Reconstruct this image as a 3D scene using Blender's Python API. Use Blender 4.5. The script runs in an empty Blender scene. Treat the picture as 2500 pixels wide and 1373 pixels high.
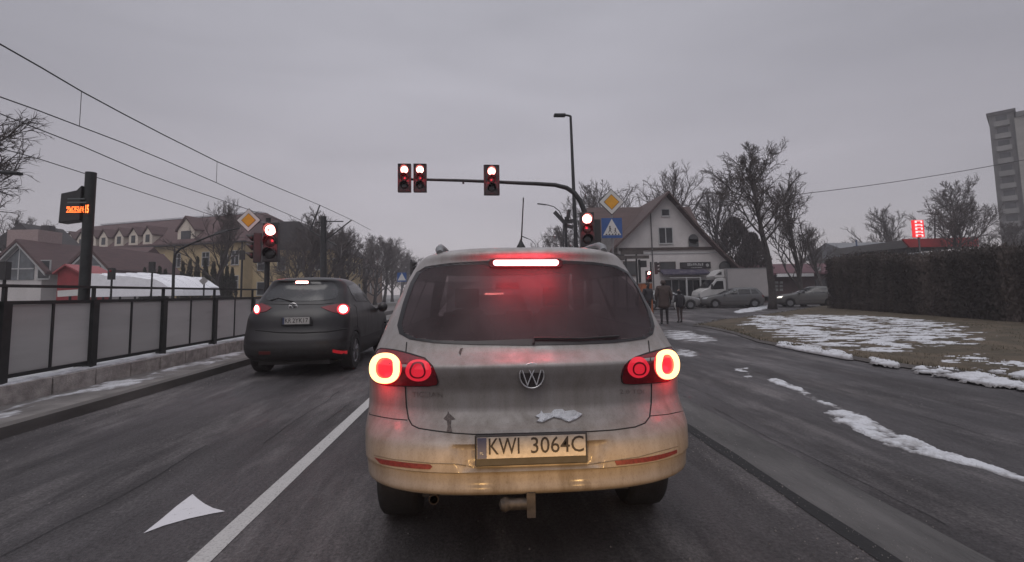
import bpy, bmesh, math, random
from mathutils import Vector, Matrix, noise
R = math.radians
scene = bpy.context.scene
COL = scene.collection

# ------------------------------------------------------------------ camera
PW, PH, FPX = 2500.0, 1373.0, 1200.0
CAM = Vector((0, 0, 1.4))
PITCH, ROLL = R(5.0), R(1.0)
VPX, VPY = 1185.0, 716.0
def basis(yaw):
    f = Vector((math.sin(yaw)*math.cos(PITCH), math.cos(yaw)*math.cos(PITCH), math.sin(PITCH)))
    r0 = Vector((math.cos(yaw), -math.sin(yaw), 0)); u0 = r0.cross(f)
    return (r0*math.cos(ROLL)-u0*math.sin(ROLL), r0*math.sin(ROLL)+u0*math.cos(ROLL), f)
yaw = 0.0
for _ in range(30):
    r_, u_, f_ = basis(yaw)
    d = Vector((0, 1, 0)); x = 1250+FPX*d.dot(r_)/d.dot(f_)
    yaw += (x-VPX)/FPX
RT, UP, FW = basis(yaw)
SHY = (VPY-686.5 + FPX*Vector((0, 1, 0)).dot(UP)/Vector((0, 1, 0)).dot(FW))/PW
cd = bpy.data.cameras.new('dash_camera'); cam = bpy.data.objects.new('dash_camera', cd); COL.objects.link(cam)
m = Matrix((RT, UP, -FW)).transposed().to_4x4(); m.translation = CAM; cam.matrix_world = m
cd.sensor_width = 36; cd.lens = 36*FPX/PW; cd.shift_y = SHY; cd.clip_start = 0.05; cd.clip_end = 4000
scene.camera = cam

def ray(X, Y):
    return FW + RT*((X-1250)/FPX) + UP*((686.5-Y)/FPX+SHY*PW/FPX)
def gp(X, Y, z=0.0):
    d = ray(X, Y); t = (z-CAM.z)/d.z; return CAM+d*t
def at(X, Y, D):
    d = ray(X, Y); return CAM+d*(D/d.y)
def atx(X, Y, xx):
    d = ray(X, Y); return CAM+d*(xx/d.x)
def proj(p):
    v = Vector(p)-CAM; k = v.dot(FW)
    return (1250+FPX*v.dot(RT)/k, 686.5-FPX*(v.dot(UP)/k)+SHY*PW)

# ------------------------------------------------------------------ world, sun, exposure
SUN_EL, SUN_AZ = 58, 200
w = bpy.data.worlds.new('World'); scene.world = w; w.use_nodes = True
nt = w.node_tree; nt.nodes.clear()
def N(nt, t, **k):
    n = nt.nodes.new(t)
    for a, b in k.items(): setattr(n, a, b)
    return n
L = nt.links.new
tc = N(nt, 'ShaderNodeTexCoord'); sep = N(nt, 'ShaderNodeSeparateXYZ'); L(tc.outputs['Generated'], sep.inputs[0])
sky = N(nt, 'ShaderNodeTexSky', sky_type='NISHITA', sun_disc=False)
sky.sun_elevation = R(SUN_EL); sky.sun_rotation = R(SUN_AZ)
skm = N(nt, 'ShaderNodeMix', data_type='RGBA', blend_type='MULTIPLY'); skm.inputs[0].default_value = 1
L(sky.outputs[0], skm.inputs[6]); skm.inputs[7].default_value = (0.012, 0.011, 0.011, 1)
ramp = N(nt, 'ShaderNodeValToRGB'); L(sep.outputs[2], ramp.inputs[0])
cr = ramp.color_ramp; cr.elements[0].position = 0.0; cr.elements[0].color = (.395, .355, .372, 1)
cr.elements[1].position = 1.0; cr.elements[1].color = (.92, .92, .98, 1)
for p, c in ((.10, (.415, .383, .405, 1)), (.22, (.415, .39, .418, 1)), (.36, (.37, .357, .387, 1)), (.55, (.33, .325, .355, 1)), (.75, (.62, .62, .67, 1))):
    e = cr.elements.new(p); e.color = c
mp = N(nt, 'ShaderNodeMapping'); mp.inputs['Scale'].default_value = (1, 1, 4.5); L(tc.outputs['Generated'], mp.inputs[0])
nz = N(nt, 'ShaderNodeTexNoise'); nz.inputs['Scale'].default_value = 1.7; nz.inputs['Detail'].default_value = 5; nz.inputs['Roughness'].default_value = .5; nz.inputs['Distortion'].default_value = .4
L(mp.outputs[0], nz.inputs['Vector'])
nr = N(nt, 'ShaderNodeMapRange'); nr.inputs[1].default_value = .3; nr.inputs[2].default_value = .7; nr.inputs[3].default_value = .89; nr.inputs[4].default_value = 1.09
L(nz.outputs[0], nr.inputs[0])
# darker cloud to the side of the street
side = N(nt, 'ShaderNodeMath', operation='ABSOLUTE'); L(sep.outputs[0], side.inputs[0])
sr = N(nt, 'ShaderNodeMapRange'); sr.inputs[1].default_value = .15; sr.inputs[2].default_value = .85; sr.inputs[3].default_value = 1.06; sr.inputs[4].default_value = .78
sr.interpolation_type = 'SMOOTHSTEP'; L(side.outputs[0], sr.inputs[0])
mm = N(nt, 'ShaderNodeMath', operation='MULTIPLY'); L(nr.outputs[0], mm.inputs[0]); L(sr.outputs[0], mm.inputs[1])
vs = N(nt, 'ShaderNodeVectorMath', operation='SCALE'); L(ramp.outputs[0], vs.inputs[0]); L(mm.outputs[0], vs.inputs['Scale'])
va = N(nt, 'ShaderNodeVectorMath', operation='ADD'); L(vs.outputs[0], va.inputs[0]); L(skm.outputs[2], va.inputs[1])
bg = N(nt, 'ShaderNodeBackground'); bg.inputs[1].default_value = 1.0; L(va.outputs[0], bg.inputs[0])
ow = N(nt, 'ShaderNodeOutputWorld'); L(bg.outputs[0], ow.inputs[0])
sd = bpy.data.lights.new('sun', 'SUN'); sd.energy = 0.6; sd.angle = R(40); sd.color = (1, .96, .93)
so = bpy.data.objects.new('sun', sd); COL.objects.link(so)
saz = R(SUN_AZ); se = R(SUN_EL)
sdir = Vector((math.sin(saz)*math.cos(se), math.cos(saz)*math.cos(se), math.sin(se)))
so.rotation_euler = sdir.to_track_quat('Z', 'Y').to_euler()
scene.view_settings.view_transform = 'Standard'; scene.view_settings.look = 'None'
scene.view_settings.exposure = 0.22; scene.view_settings.gamma = 1
scene.render.engine = 'CYCLES'; scene.cycles.use_denoising = True
scene.cycles.max_bounces = 8; scene.cycles.transparent_max_bounces = 16
scene.cycles.sample_clamp_indirect = 4

# ------------------------------------------------------------------ materials
MATS = {}
def mat(name, col, rough=.6, metal=0., var=.12, scale=8., bump=0., bscale=None, stretch=(1, 1, 1), col2=None, thr=None, spec=.5, detail=5, coat=0., coords='Object'):
    if name in MATS: return MATS[name]
    M = bpy.data.materials.new(name); M.use_nodes = True; t = M.node_tree; b = t.nodes['Principled BSDF']; l = t.links.new
    tc = N(t, 'ShaderNodeTexCoord'); mp = N(t, 'ShaderNodeMapping'); mp.inputs['Scale'].default_value = stretch; l(tc.outputs[coords], mp.inputs[0])
    nz = N(t, 'ShaderNodeTexNoise'); nz.inputs['Scale'].default_value = scale; nz.inputs['Detail'].default_value = detail; nz.inputs['Roughness'].default_value = .6
    l(mp.outputs[0], nz.inputs['Vector'])
    rp = N(t, 'ShaderNodeValToRGB'); l(nz.outputs[0], rp.inputs[0])
    c1 = [max(0, c*(1-var)) for c in col]; c2 = [min(1, c*(1+var)) for c in col]
    lo, hi = (.35, .65)
    if col2: c1 = col; c2 = col2; lo, hi = thr or (.4, .6)
    rp.color_ramp.elements[0].position = lo; rp.color_ramp.elements[1].position = hi
    rp.color_ramp.elements[0].color = (*c1, 1); rp.color_ramp.elements[1].color = (*c2, 1)
    l(rp.outputs[0], b.inputs['Base Color'])
    mr = N(t, 'ShaderNodeMapRange'); mr.inputs[3].default_value = max(0, rough-.08); mr.inputs[4].default_value = min(1, rough+.08); l(nz.outputs[0], mr.inputs[0]); l(mr.outputs[0], b.inputs['Roughness'])
    b.inputs['Metallic'].default_value = metal; b.inputs['Specular IOR Level'].default_value = spec; b.inputs['Coat Weight'].default_value = coat
    if bump:
        n2 = N(t, 'ShaderNodeTexNoise'); n2.inputs['Scale'].default_value = bscale or scale*4; n2.inputs['Detail'].default_value = 4; l(mp.outputs[0], n2.inputs['Vector'])
        bp = N(t, 'ShaderNodeBump'); bp.inputs['Strength'].default_value = min(1, bump); bp.inputs['Distance'].default_value = .02; l(n2.outputs[0], bp.inputs['Height']); l(bp.outputs[0], b.inputs['Normal'])
    MATS[name] = M; return M
def emis(name, col, s, base=(.3, .02, .02)):
    if name in MATS: return MATS[name]
    M = mat(name, base, .3); b = M.node_tree.nodes['Principled BSDF']
    b.inputs['Emission Color'].default_value = (*col, 1); b.inputs['Emission Strength'].default_value = s
    return M

# ------------------------------------------------------------------ mesh building
ORG = {}
def origin(o):
    v = Vector((0, 0, 0))
    while o is not None:
        v = v+ORG.get(o.name, Vector((0, 0, 0))); o = o.parent
    return v
def thing(name, label, cat, loc=(0, 0, 0), group=None):
    o = bpy.data.objects.new(name, None); COL.objects.link(o); o.location = loc; ORG[o.name] = Vector(loc)
    o.empty_display_size = .3
    tag(o, label, cat, group); return o
def tag(o, label=None, cat=None, group=None, kind=None):
    if label: o['label'] = label
    if cat: o['category'] = cat
    if group: o['group'] = group
    if kind: o['kind'] = kind
    return o
class MB:
    def __init__(s): s.v = []; s.f = []; s.m = []
    def add(s, vs, fs, mi=0):
        n = len(s.v); s.v += [tuple(v) for v in vs]; s.f += [tuple(i+n for i in f) for f in fs]; s.m += [mi]*len(fs); return s
    def box(s, c, sz, M=None, mi=0):
        a, b, e = sz[0]/2, sz[1]/2, sz[2]/2
        vs = [Vector((x*a, y*b, z*e)) for z in (-1, 1) for y in (-1, 1) for x in (-1, 1)]
        if M is not None: vs = [M @ v for v in vs]
        vs = [v+Vector(c) for v in vs]
        return s.add(vs, [(0, 2, 3, 1), (4, 5, 7, 6), (0, 1, 5, 4), (2, 6, 7, 3), (0, 4, 6, 2), (1, 3, 7, 5)], mi)
    def bbox(s, lo, hi, mi=0):
        return s.box([(a+b)/2 for a, b in zip(lo, hi)], [abs(b-a) for a, b in zip(lo, hi)], None, mi)
    def tube(s, pts, rad, n=8, cap=True, mi=0):
        pts = [Vector(p) for p in pts]; k = len(pts)
        rr = rad if isinstance(rad, (list, tuple)) else [rad]*k
        base = len(s.v); prev = None
        for i, p in enumerate(pts):
            d = (pts[min(i+1, k-1)]-pts[max(i-1, 0)])
            if d.length < 1e-9: d = Vector((0, 0, 1))
            d.normalize()
            if prev is None:
                a = Vector((0, 0, 1)) if abs(d.z) < .9 else Vector((1, 0, 0)); u = d.cross(a).normalized()
            else:
                u = prev-d*prev.dot(d)
                u = u.normalized() if u.length > 1e-6 else d.orthogonal().normalized()
            prev = u; w2 = d.cross(u)
            for j in range(n):
                t = 2*math.pi*j/n; s.v.append(tuple(p+(u*math.cos(t)+w2*math.sin(t))*rr[i]))
        for i in range(k-1):
            for j in range(n):
                a = base+i*n+j; b = base+i*n+(j+1) % n; s.f.append((a, b, b+n, a+n)); s.m.append(mi)
        if cap:
            s.f.append(tuple(base+j for j in reversed(range(n)))); s.m.append(mi)
            s.f.append(tuple(base+(k-1)*n+j for j in range(n))); s.m.append(mi)
        return s
    def prism(s, poly, ax, a, b, mi=0):
        # poly in the two other axes; extruded along axis ax from a to b
        n = len(poly)
        def P(u, v, t): return {0: (t, u, v), 1: (u, t, v), 2: (u, v, t)}[ax]
        vs = [P(u, v, a) for u, v in poly]+[P(u, v, b) for u, v in poly]
        fs = [tuple(range(n)), tuple(reversed(range(n, 2*n)))]+[(i, (i+1) % n+0, (i+1) % n+n, i+n) for i in range(n)]
        return s.add(vs, fs, mi)
    def lathe(s, prof, c, axis, n=24, mi=0):
        # prof: (radius, along axis) list, closed surface of revolution
        c = Vector(c); ax = Vector(axis).normalized(); u = ax.orthogonal().normalized(); w2 = ax.cross(u)
        base = len(s.v); k = len(prof)
        for r, h in prof:
            for j in range(n):
                t = 2*math.pi*j/n; s.v.append(tuple(c+ax*h+(u*math.cos(t)+w2*math.sin(t))*r))
        for i in range(k-1):
            for j in range(n):
                a = base+i*n+j; b = base+i*n+(j+1) % n; s.f.append((a, b, b+n, a+n)); s.m.append(mi)
        for i, rv in ((0, True), (k-1, False)):
            if prof[i][0] > 1e-4:
                q = [base+i*n+j for j in range(n)]; s.f.append(tuple(reversed(q)) if rv else tuple(q)); s.m.append(mi)
        return s
    def build(s, name, mats, parent=None, smooth=False, fix=True):
        me = bpy.data.meshes.new(name); o0 = origin(parent) if parent else Vector((0, 0, 0))
        me.from_pydata([(v[0]-o0.x, v[1]-o0.y, v[2]-o0.z) for v in s.v], [], s.f)
        if not isinstance(mats, (list, tuple)): mats = [mats]
        for q in mats: me.materials.append(q)
        if len(mats) > 1: me.polygons.foreach_set('material_index', s.m)
        if fix:
            bm = bmesh.new(); bm.from_mesh(me); bmesh.ops.recalc_face_normals(bm, faces=bm.faces); bm.to_mesh(me); bm.free()
        if smooth: me.shade_smooth() if smooth is True else me.set_sharp_from_angle(angle=R(smooth))
        if smooth and smooth is not True: me.shade_smooth(); me.set_sharp_from_angle(angle=R(smooth))
        o = bpy.data.objects.new(name, me); COL.objects.link(o)
        if parent: o.parent = parent
        return o
def struct(o): o['kind'] = 'structure'; return o
def kids(o): return [c for c in bpy.data.objects if c.parent == o]
def copy_tree(o, parent=None, kd=None):
    if kd is None:
        kd = {}
        for c in bpy.data.objects:
            if c.parent: kd.setdefault(c.parent.name, []).append(c)
    c = o.copy(); COL.objects.link(c); c.parent = parent
    for ch in kd.get(o.name, []): copy_tree(ch, c, kd)
    return c
def place(o, x, y, z=0, rz=0, s=None, label=None, group=None):
    o.location = (x, y, z); o.rotation_euler = (0, 0, R(rz))
    if s: o.scale = (s, s, s)
    if label: o['label'] = label
    if group: o['group'] = group
    return o
def fbm(x, y, s, o=4, seed=0.):
    v = 0; a = 1; t = 0
    for i in range(o):
        v += a*noise.noise(Vector((x*s+seed, y*s-seed, seed*1.7+i*3.1))); t += a; a *= .5; s *= 2.03
    return v/t
def chaikin(p, n=2, closed=True):
    for _ in range(n):
        q = []; k = len(p)
        for i in range(k if closed else k-1):
            a, b = p[i], p[(i+1) % k]
            q += [(a[0]*.75+b[0]*.25, a[1]*.75+b[1]*.25), (a[0]*.25+b[0]*.75, a[1]*.25+b[1]*.75)]
        if not closed: q = [p[0]]+q+[p[-1]]
        p = q
    return p
def inpoly(x, y, P):
    c = False; j = len(P)-1
    for i in range(len(P)):
        if (P[i][1] > y) != (P[j][1] > y) and x < (P[j][0]-P[i][0])*(y-P[i][1])/(P[j][1]-P[i][1])+P[i][0]: c = not c
        j = i
    return c
def pdist(x, y, P):
    best = 1e9; j = len(P)-1
    for i in range(len(P)):
        ax, ay = P[j][0], P[j][1]; bx, by = P[i][0], P[i][1]; dx, dy = bx-ax, by-ay
        t = max(0, min(1, ((x-ax)*dx+(y-ay)*dy)/(dx*dx+dy*dy+1e-12))); best = min(best, math.hypot(x-ax-t*dx, y-ay-t*dy)); j = i
    return best
def text_mesh(txt, size=1., sx=1., bold=0.):
    cu = bpy.data.curves.new('t', 'FONT'); cu.body = txt; cu.size = size; cu.offset = bold; cu.resolution_u = 3
    o = bpy.data.objects.new('t', cu); COL.objects.link(o); bpy.context.view_layer.update()
    me = bpy.data.meshes.new_from_object(o.evaluated_get(bpy.context.evaluated_depsgraph_get()))
    vs = [(v.co.x*sx, v.co.y) for v in me.vertices]; fs = [tuple(p.vertices) for p in me.polygons]
    bpy.data.objects.remove(o); bpy.data.curves.remove(cu); bpy.data.meshes.remove(me)
    return vs, fs
def text_flat(mb, txt, O, U, V, h, wid=None, th=.003, bold=0., nrm=None, center=True, mi=0):
    """text of cap height h on the plane through O with axes U (right), V (up)"""
    vs, fs = text_mesh(txt, 1, 1, bold)
    x0 = min(v[0] for v in vs); x1 = max(v[0] for v in vs); y0 = min(v[1] for v in vs); y1 = max(v[1] for v in vs)
    sy = h/(y1-y0); sx = wid/(x1-x0) if wid else sy
    U = Vector(U).normalized(); V = Vector(V).normalized(); Nn = Vector(nrm) if nrm else V.cross(U)
    cx = (x0+x1)/2 if center else x0; cy = (y0+y1)/2 if center else y0
    P = [Vector(O)+U*((a-cx)*sx)+V*((b-cy)*sy) for a, b in vs]
    mb.add([p+Nn*th for p in P], fs, mi)
    return mb
def patch(poly, fn, out, off=.003, th=.004, step=.05, mi=0, mb=None):
    """polygon in parameter space (u,v) laid on the surface fn(u,v); raised by off, thickness th"""
    bm = bmesh.new(); f = bm.faces.new([bm.verts.new((u, v, 0)) for u, v in poly])
    bmesh.ops.triangulate(bm, faces=[f])
    us = [p[0] for p in poly]; vs = [p[1] for p in poly]
    for ax, lo, hi in ((0, min(us), max(us)), (1, min(vs), max(vs))):
        t = lo+step
        while t < hi-1e-5:
            co = (t, 0, 0) if ax == 0 else (0, t, 0); no = (1, 0, 0) if ax == 0 else (0, 1, 0)
            bmesh.ops.bisect_plane(bm, geom=bm.verts[:]+bm.edges[:]+bm.faces[:], plane_co=co, plane_no=no, dist=1e-6); t += step
    bm.verts.index_update(); A = []; B = []; e = .004; out = Vector(out)
    for v in bm.verts:
        u, w2 = v.co.x, v.co.y; p = fn(u, w2)
        n = (fn(u+e, w2)-fn(u-e, w2)).cross(fn(u, w2+e)-fn(u, w2-e))
        n = n.normalized() if n.length > 1e-12 else out
        if n.dot(out) < 0: n = -n
        A.append(p+n*off); B.append(p+n*(off-th))
    k = len(A); fs = []
    for f in bm.faces:
        q = [v.index for v in f.verts]; fs.append(tuple(q)); fs.append(tuple(i+k for i in reversed(q)))
    for ed in bm.edges:
        if len(ed.link_faces) == 1: a, b = ed.verts[0].index, ed.verts[1].index; fs.append((a, b, b+k, a+k))
    bm.free(); mb = mb or MB(); mb.add(A+B, fs, mi); return mb

# ------------------------------------------------------------------ car body
def pch(tab, z, k):
    if z <= tab[0][0]: return tab[0][k]
    if z >= tab[-1][0]: return tab[-1][k]
    for i in range(len(tab)-1):
        if tab[i][0] <= z <= tab[i+1][0]:
            a, b = tab[i], tab[i+1]; h = b[0]-a[0]; t = (z-a[0])/h; d = (b[k]-a[k])/h
            def sl(j):
                if j <= 0 or j >= len(tab)-1: return (tab[min(j+1, len(tab)-1)][k]-tab[max(j-1, 0)][k])/(tab[min(j+1, len(tab)-1)][0]-tab[max(j-1, 0)][0])
                d0 = (tab[j][k]-tab[j-1][k])/(tab[j][0]-tab[j-1][0]); d1 = (tab[j+1][k]-tab[j][k])/(tab[j+1][0]-tab[j][0])
                return 0 if d0*d1 <= 0 else 2*d0*d1/(d0+d1)
            m0, m1 = sl(i), sl(i+1)
            return (2*t**3-3*t*t+1)*a[k]+(t**3-2*t*t+t)*h*m0+(-2*t**3+3*t*t)*b[k]+(t**3-t*t)*h*m1
class Body:
    """rows: (z, half width, rear y, front y)"""
    def __init__(s, rows, ar=.42, nr=3.0, af=.6, nf=2.6, ox=0, oy=0):
        s.rows = rows; s.ar, s.nr, s.af, s.nf = ar, nr, af, nf; s.ox, s.oy = ox, oy
        s.z0, s.z1 = rows[0][0], rows[-1][0]
    def q(s, z): return [pch(s.rows, z, k) for k in (1, 2, 3)]
    def aa(s, z, yr, yf):
        L = max(.02, yf-yr); return min(s.ar, L*.4), min(s.af, L*.4)
    def rear(s, x, z):
        w, yr, yf = s.q(z); a, b = s.aa(z, yr, yf); t = min(1, abs(x/w)); return yr+a*(1-math.sqrt(max(0, 1-t**s.nr)))
    def front(s, x, z):
        w, yr, yf = s.q(z); a, b = s.aa(z, yr, yf); t = min(1, abs(x/w)); return yf-b*(1-math.sqrt(max(0, 1-t**s.nf)))
    def side(s, y, z):
        w, yr, yf = s.q(z); a, b = s.aa(z, yr, yf)
        if y < yr+a: t = (yr+a-y)/a; return w*max(0, 1-t*t)**(1/s.nr)
        if y > yf-b: t = (y-yf+b)/b; return w*max(0, 1-t*t)**(1/s.nf)
        return w
    def P(s, x, y, z): return Vector((x+s.ox, y+s.oy, z))
    def frear(s, x, z): return s.P(x, s.rear(x, z), z)
    def ffront(s, x, z): return s.P(x, s.front(x, z), z)
    def fside(s, sg): return lambda y, z: s.P(sg*s.side(y, z), y, z)
    def inside(s, p):
        x, y, z = p.x-s.ox, p.y-s.oy, p.z
        if z < s.z0 or z > s.z1: return False
        w, yr, yf = s.q(z)
        return abs(x) < w and s.rear(x, z) < y < s.front(x, z)
    def hit(s, X, Y):
        d = ray(X, Y); t = max(.5, s.oy-.6)/d.y
        while t < 30:
            if s.inside(CAM+d*t):
                a, b = t-.02, t
                for _ in range(14):
                    c = (a+b)/2
                    if s.inside(CAM+d*c): b = c
                    else: a = c
                p = CAM+d*b; return (p.x-s.ox, p.y-s.oy, p.z)
            t += .02
        return None
    def mesh(s, nz=60, nq=16, ns=40, ztab=None):
        mb = MB(); zs = ztab or [s.z0+(s.z1-s.z0)*i/nz for i in range(nz+1)]
        rings = []
        for z in zs:
            w, yr, yf = s.q(z); a, b = s.aa(z, yr, yf); half = []
            for i in range(nq+1):
                th = math.pi/2*i/nq; half.append((w*math.sin(th)**(2/s.nr), yr+a-a*math.cos(th)))
            for i in range(1, ns): half.append((w, yr+a+(yf-b-yr-a)*i/ns))
            for i in range(nq, -1, -1):
                th = math.pi/2*i/nq; half.append((w*math.sin(th)**(2/s.nf), yf-b+b*math.cos(th)))
            ring = half+[(-x, y) for x, y in reversed(half[1:-1])]
            rings.append([s.P(x, y, z) for x, y in ring])
        n = len(rings[0]); vs = [p for r in rings for p in r]
        fs = [(i*n+j, i*n+(j+1) % n, (i+1)*n+(j+1) % n, (i+1)*n+j) for i in range(len(zs)-1) for j in range(n)]
        fs.append(tuple(range(n-1, -1, -1))); fs.append(tuple((len(zs)-1)*n+j for j in range(n)))
        mb.add(vs, fs); return mb
def wheel(root, c, r, wd, sg, rimmat, n=28, parts=True):
    """c: wheel centre, axis along x; sg: outer side"""
    t = MB().lathe([(r*.62, -wd/2), (r*.93, -wd/2), (r*.985, -wd*.42), (r, -wd*.3), (r, wd*.3), (r*.985, wd*.42), (r*.93, wd/2), (r*.62, wd/2), (r*.6, wd*.3), (r*.6, -wd*.3), (r*.62, -wd/2)], c, (sg, 0, 0), n)
    to = t.build('wheel', MATS['tyre'], root, smooth=40)
    q = MB().lathe([(r*.62, wd*.36), (r*.6, wd*.46), (r*.56, wd*.4), (r*.54, wd*.1)], c, (sg, 0, 0), n)
    q.lathe([(r*.14, wd*.1), (r*.13, wd*.36), (.001, wd*.38)], c, (sg, 0, 0), 12)
    for k in range(5):
        a = 2*math.pi*k/5+.3
        for da in (-.13, .13):
            p0 = Vector((c[0]+sg*wd*.3, c[1]+math.cos(a)*r*.1, c[2]+math.sin(a)*r*.1)); p1 = Vector((c[0]+sg*wd*.36, c[1]+math.cos(a+da)*r*.57, c[2]+math.sin(a+da)*r*.57))
            q.tube([p0, p1], [.03*r/.34, .022*r/.34], 6)
    q.lathe([(r*.56, wd*.02), (.001, wd*.0)], c, (sg, 0, 0), n)
    ro = q.build('rim', rimmat, to, smooth=40); return to

def fill_light(name, loc, e, col=(1, .03, .05), r=.03, parent=None):  # extra point lamp, added to spread a coloured glow
    ld = bpy.data.lights.new(name, 'POINT'); ld.energy = e; ld.color = col; ld.shadow_soft_size = r
    o = bpy.data.objects.new(name, ld); COL.objects.link(o); o.location = loc; return o
# ------------------------------------------------------------------ common materials
mat('tyre', (.016, .015, .016), .85, var=.3, scale=30, bump=.3)
mat('black_plastic', (.022, .021, .022), .6, var=.3, scale=20)
mat('dark_metal', (.03, .031, .032), .5, .3, var=.3, scale=9, bump=.1)
mat('grey_metal', (.11, .11, .115), .5, .4, var=.2, scale=9)
mat('galvanised', (.22, .22, .225), .5, .5, var=.15, scale=14)
mat('chrome', (.55, .54, .54), .28, .95, var=.12, scale=30)
mat('alloy', (.20, .20, .21), .45, .7, var=.3, scale=25)
mat('glass_dark', (.02, .02, .022), .14, 0, var=.3, scale=4, spec=.6)
mat('clean_snow', (.80, .80, .83), .8, var=.05, scale=3, bump=.2); mat('snow', (.58, .59, .62), .8, col2=(.30, .29, .29), thr=(.50, .72), scale=5, bump=1., bscale=45, detail=9)
mat('white_paint', (.46, .45, .44), .75, var=.22, scale=75, col2=(.22, .21, .21), thr=(.50, .74), bump=.3)
mat('concrete', (.30, .275, .26), .85, var=.3, scale=6, bump=.5, bscale=50)
mat('bark', (.06, .052, .05), .9, var=.35, scale=12, bump=.6, bscale=30)
mat('twig', (.075, .062, .058), .9, var=.3, scale=2)
mat('skin', (.45, .28, .22), .6)
mat('seam', (.012, .011, .011), .8, var=.1)

def asphalt():
    M = bpy.data.materials.new('asphalt'); M.use_nodes = True; t = M.node_tree; b = t.nodes['Principled BSDF']; l = t.links.new
    tc = N(t, 'ShaderNodeTexCoord')
    def nz(sc, st=(1, 1, 1), det=5, rough=.6, lo=.3, hi=.7, a=0., c=1.):
        mp = N(t, 'ShaderNodeMapping'); mp.inputs['Scale'].default_value = st; l(tc.outputs['Object'], mp.inputs[0])
        n = N(t, 'ShaderNodeTexNoise'); n.inputs['Scale'].default_value = sc; n.inputs['Detail'].default_value = det; n.inputs['Roughness'].default_value = rough; l(mp.outputs[0], n.inputs['Vector'])
        r = N(t, 'ShaderNodeMapRange'); r.inputs[1].default_value = lo; r.inputs[2].default_value = hi; r.inputs[3].default_value = a; r.inputs[4].default_value = c; l(n.outputs[0], r.inputs[0]); return r.outputs[0]
    def mul(a, c):
        n = N(t, 'ShaderNodeMath', operation='MULTIPLY'); l(a, n.inputs[0]); l(c, n.inputs[1]); return n.outputs[0]
    big = nz(.6, (1, .40, 1), 6, .62, .32, .68, .68, 1.30)
    st = nz(1.6, (1.6, .09, 1), 6, .65, .3, .7, .70, 1.3)
    fine = nz(48, (1, .8, 1), 3, .8, .3, .7, .45, 1.55)
    mid = nz(7, (1, .4, 1), 6, .7, .3, .7, .86, 1.14)
    salt = nz(1.1, (1, .22, 1), 8, .72, .50, .68, 0, .95)
    k = mul(mul(big, st), mul(fine, mid))
    col = N(t, 'ShaderNodeMix', data_type='RGBA'); l(salt, col.inputs[0]); col.inputs[6].default_value = (.064, .059, .061, 1); col.inputs[7].default_value = (.165, .152, .152, 1)
    vs = N(t, 'ShaderNodeVectorMath', operation='SCALE'); l(col.outputs[2], vs.inputs[0]); l(k, vs.inputs['Scale']); l(vs.outputs[0], b.inputs['Base Color'])
    damp = nz(.8, (1, .25, 1), 6, .65, .40, .60, .85, .36); l(damp, b.inputs['Roughness']); b.inputs['Specular IOR Level'].default_value = .25
    n2 = N(t, 'ShaderNodeTexNoise'); n2.inputs['Scale'].default_value = 38; n2.inputs['Detail'].default_value = 6; n2.inputs['Roughness'].default_value = .75; l(tc.outputs['Object'], n2.inputs['Vector'])
    bp = N(t, 'ShaderNodeBump'); bp.inputs['Strength'].default_value = .9; bp.inputs['Distance'].default_value = .02; l(n2.outputs[0], bp.inputs['Height']); l(bp.outputs[0], b.inputs['Normal'])
    MATS['asphalt'] = M
asphalt()
mat('soil_grass', (.055, .043, .026), .95, var=.4, scale=1.3, col2=(.10, .075, .05), thr=(.42, .62), bump=.8, bscale=25, detail=9)
mat('far_ground', (.10, .095, .085), .95, col2=(.38, .38, .40), thr=(.55, .62), scale=.09, bump=.3, detail=8)
mat('gravel', (.17, .155, .15), .95, var=.35, scale=18, bump=.8, bscale=40, col2=(.10, .09, .09), thr=(.4, .65))

def snow_thin(M):
    t = M.node_tree; b = t.nodes['Principled BSDF']; src = b.inputs['Base Color'].links[0].from_socket
    a = N(t, 'ShaderNodeAttribute', attribute_name='thick'); r = N(t, 'ShaderNodeMapRange'); r.inputs[1].default_value = .02; r.inputs[2].default_value = .42; r.inputs[3].default_value = 0; r.inputs[4].default_value = 1; t.links.new(a.outputs['Fac'], r.inputs[0])
    mx = N(t, 'ShaderNodeMix', data_type='RGBA'); t.links.new(r.outputs[0], mx.inputs[0]); mx.inputs[6].default_value = (.17, .16, .16, 1); t.links.new(src, mx.inputs[7]); t.links.new(mx.outputs[2], b.inputs['Base Color'])
MATS['slush_snow'] = MATS['snow'].copy(); MATS['slush_snow'].name = 'slush_snow'; snow_thin(MATS['slush_snow'])
# ------------------------------------------------------------------ ground, road, verge
def sheet(name, poly, z, m):
    mb = MB(); mb.add([(x, y, z) for x, y in poly], [tuple(range(len(poly)))]); o = mb.build(name, m)
    return struct(o)
sheet('ground', [(-900, -200), (900, -200), (900, 1600), (-900, 1600)], -.05, MATS['far_ground'])
KX = -4.94
sheet('road', [(KX, -8), (60, -8), (60, 62), (9, 62), (9, 700), (KX, 700), (KX, 62), (-120, 62), (-120, 44), (KX, 44)], 0, MATS['asphalt'])

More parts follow.
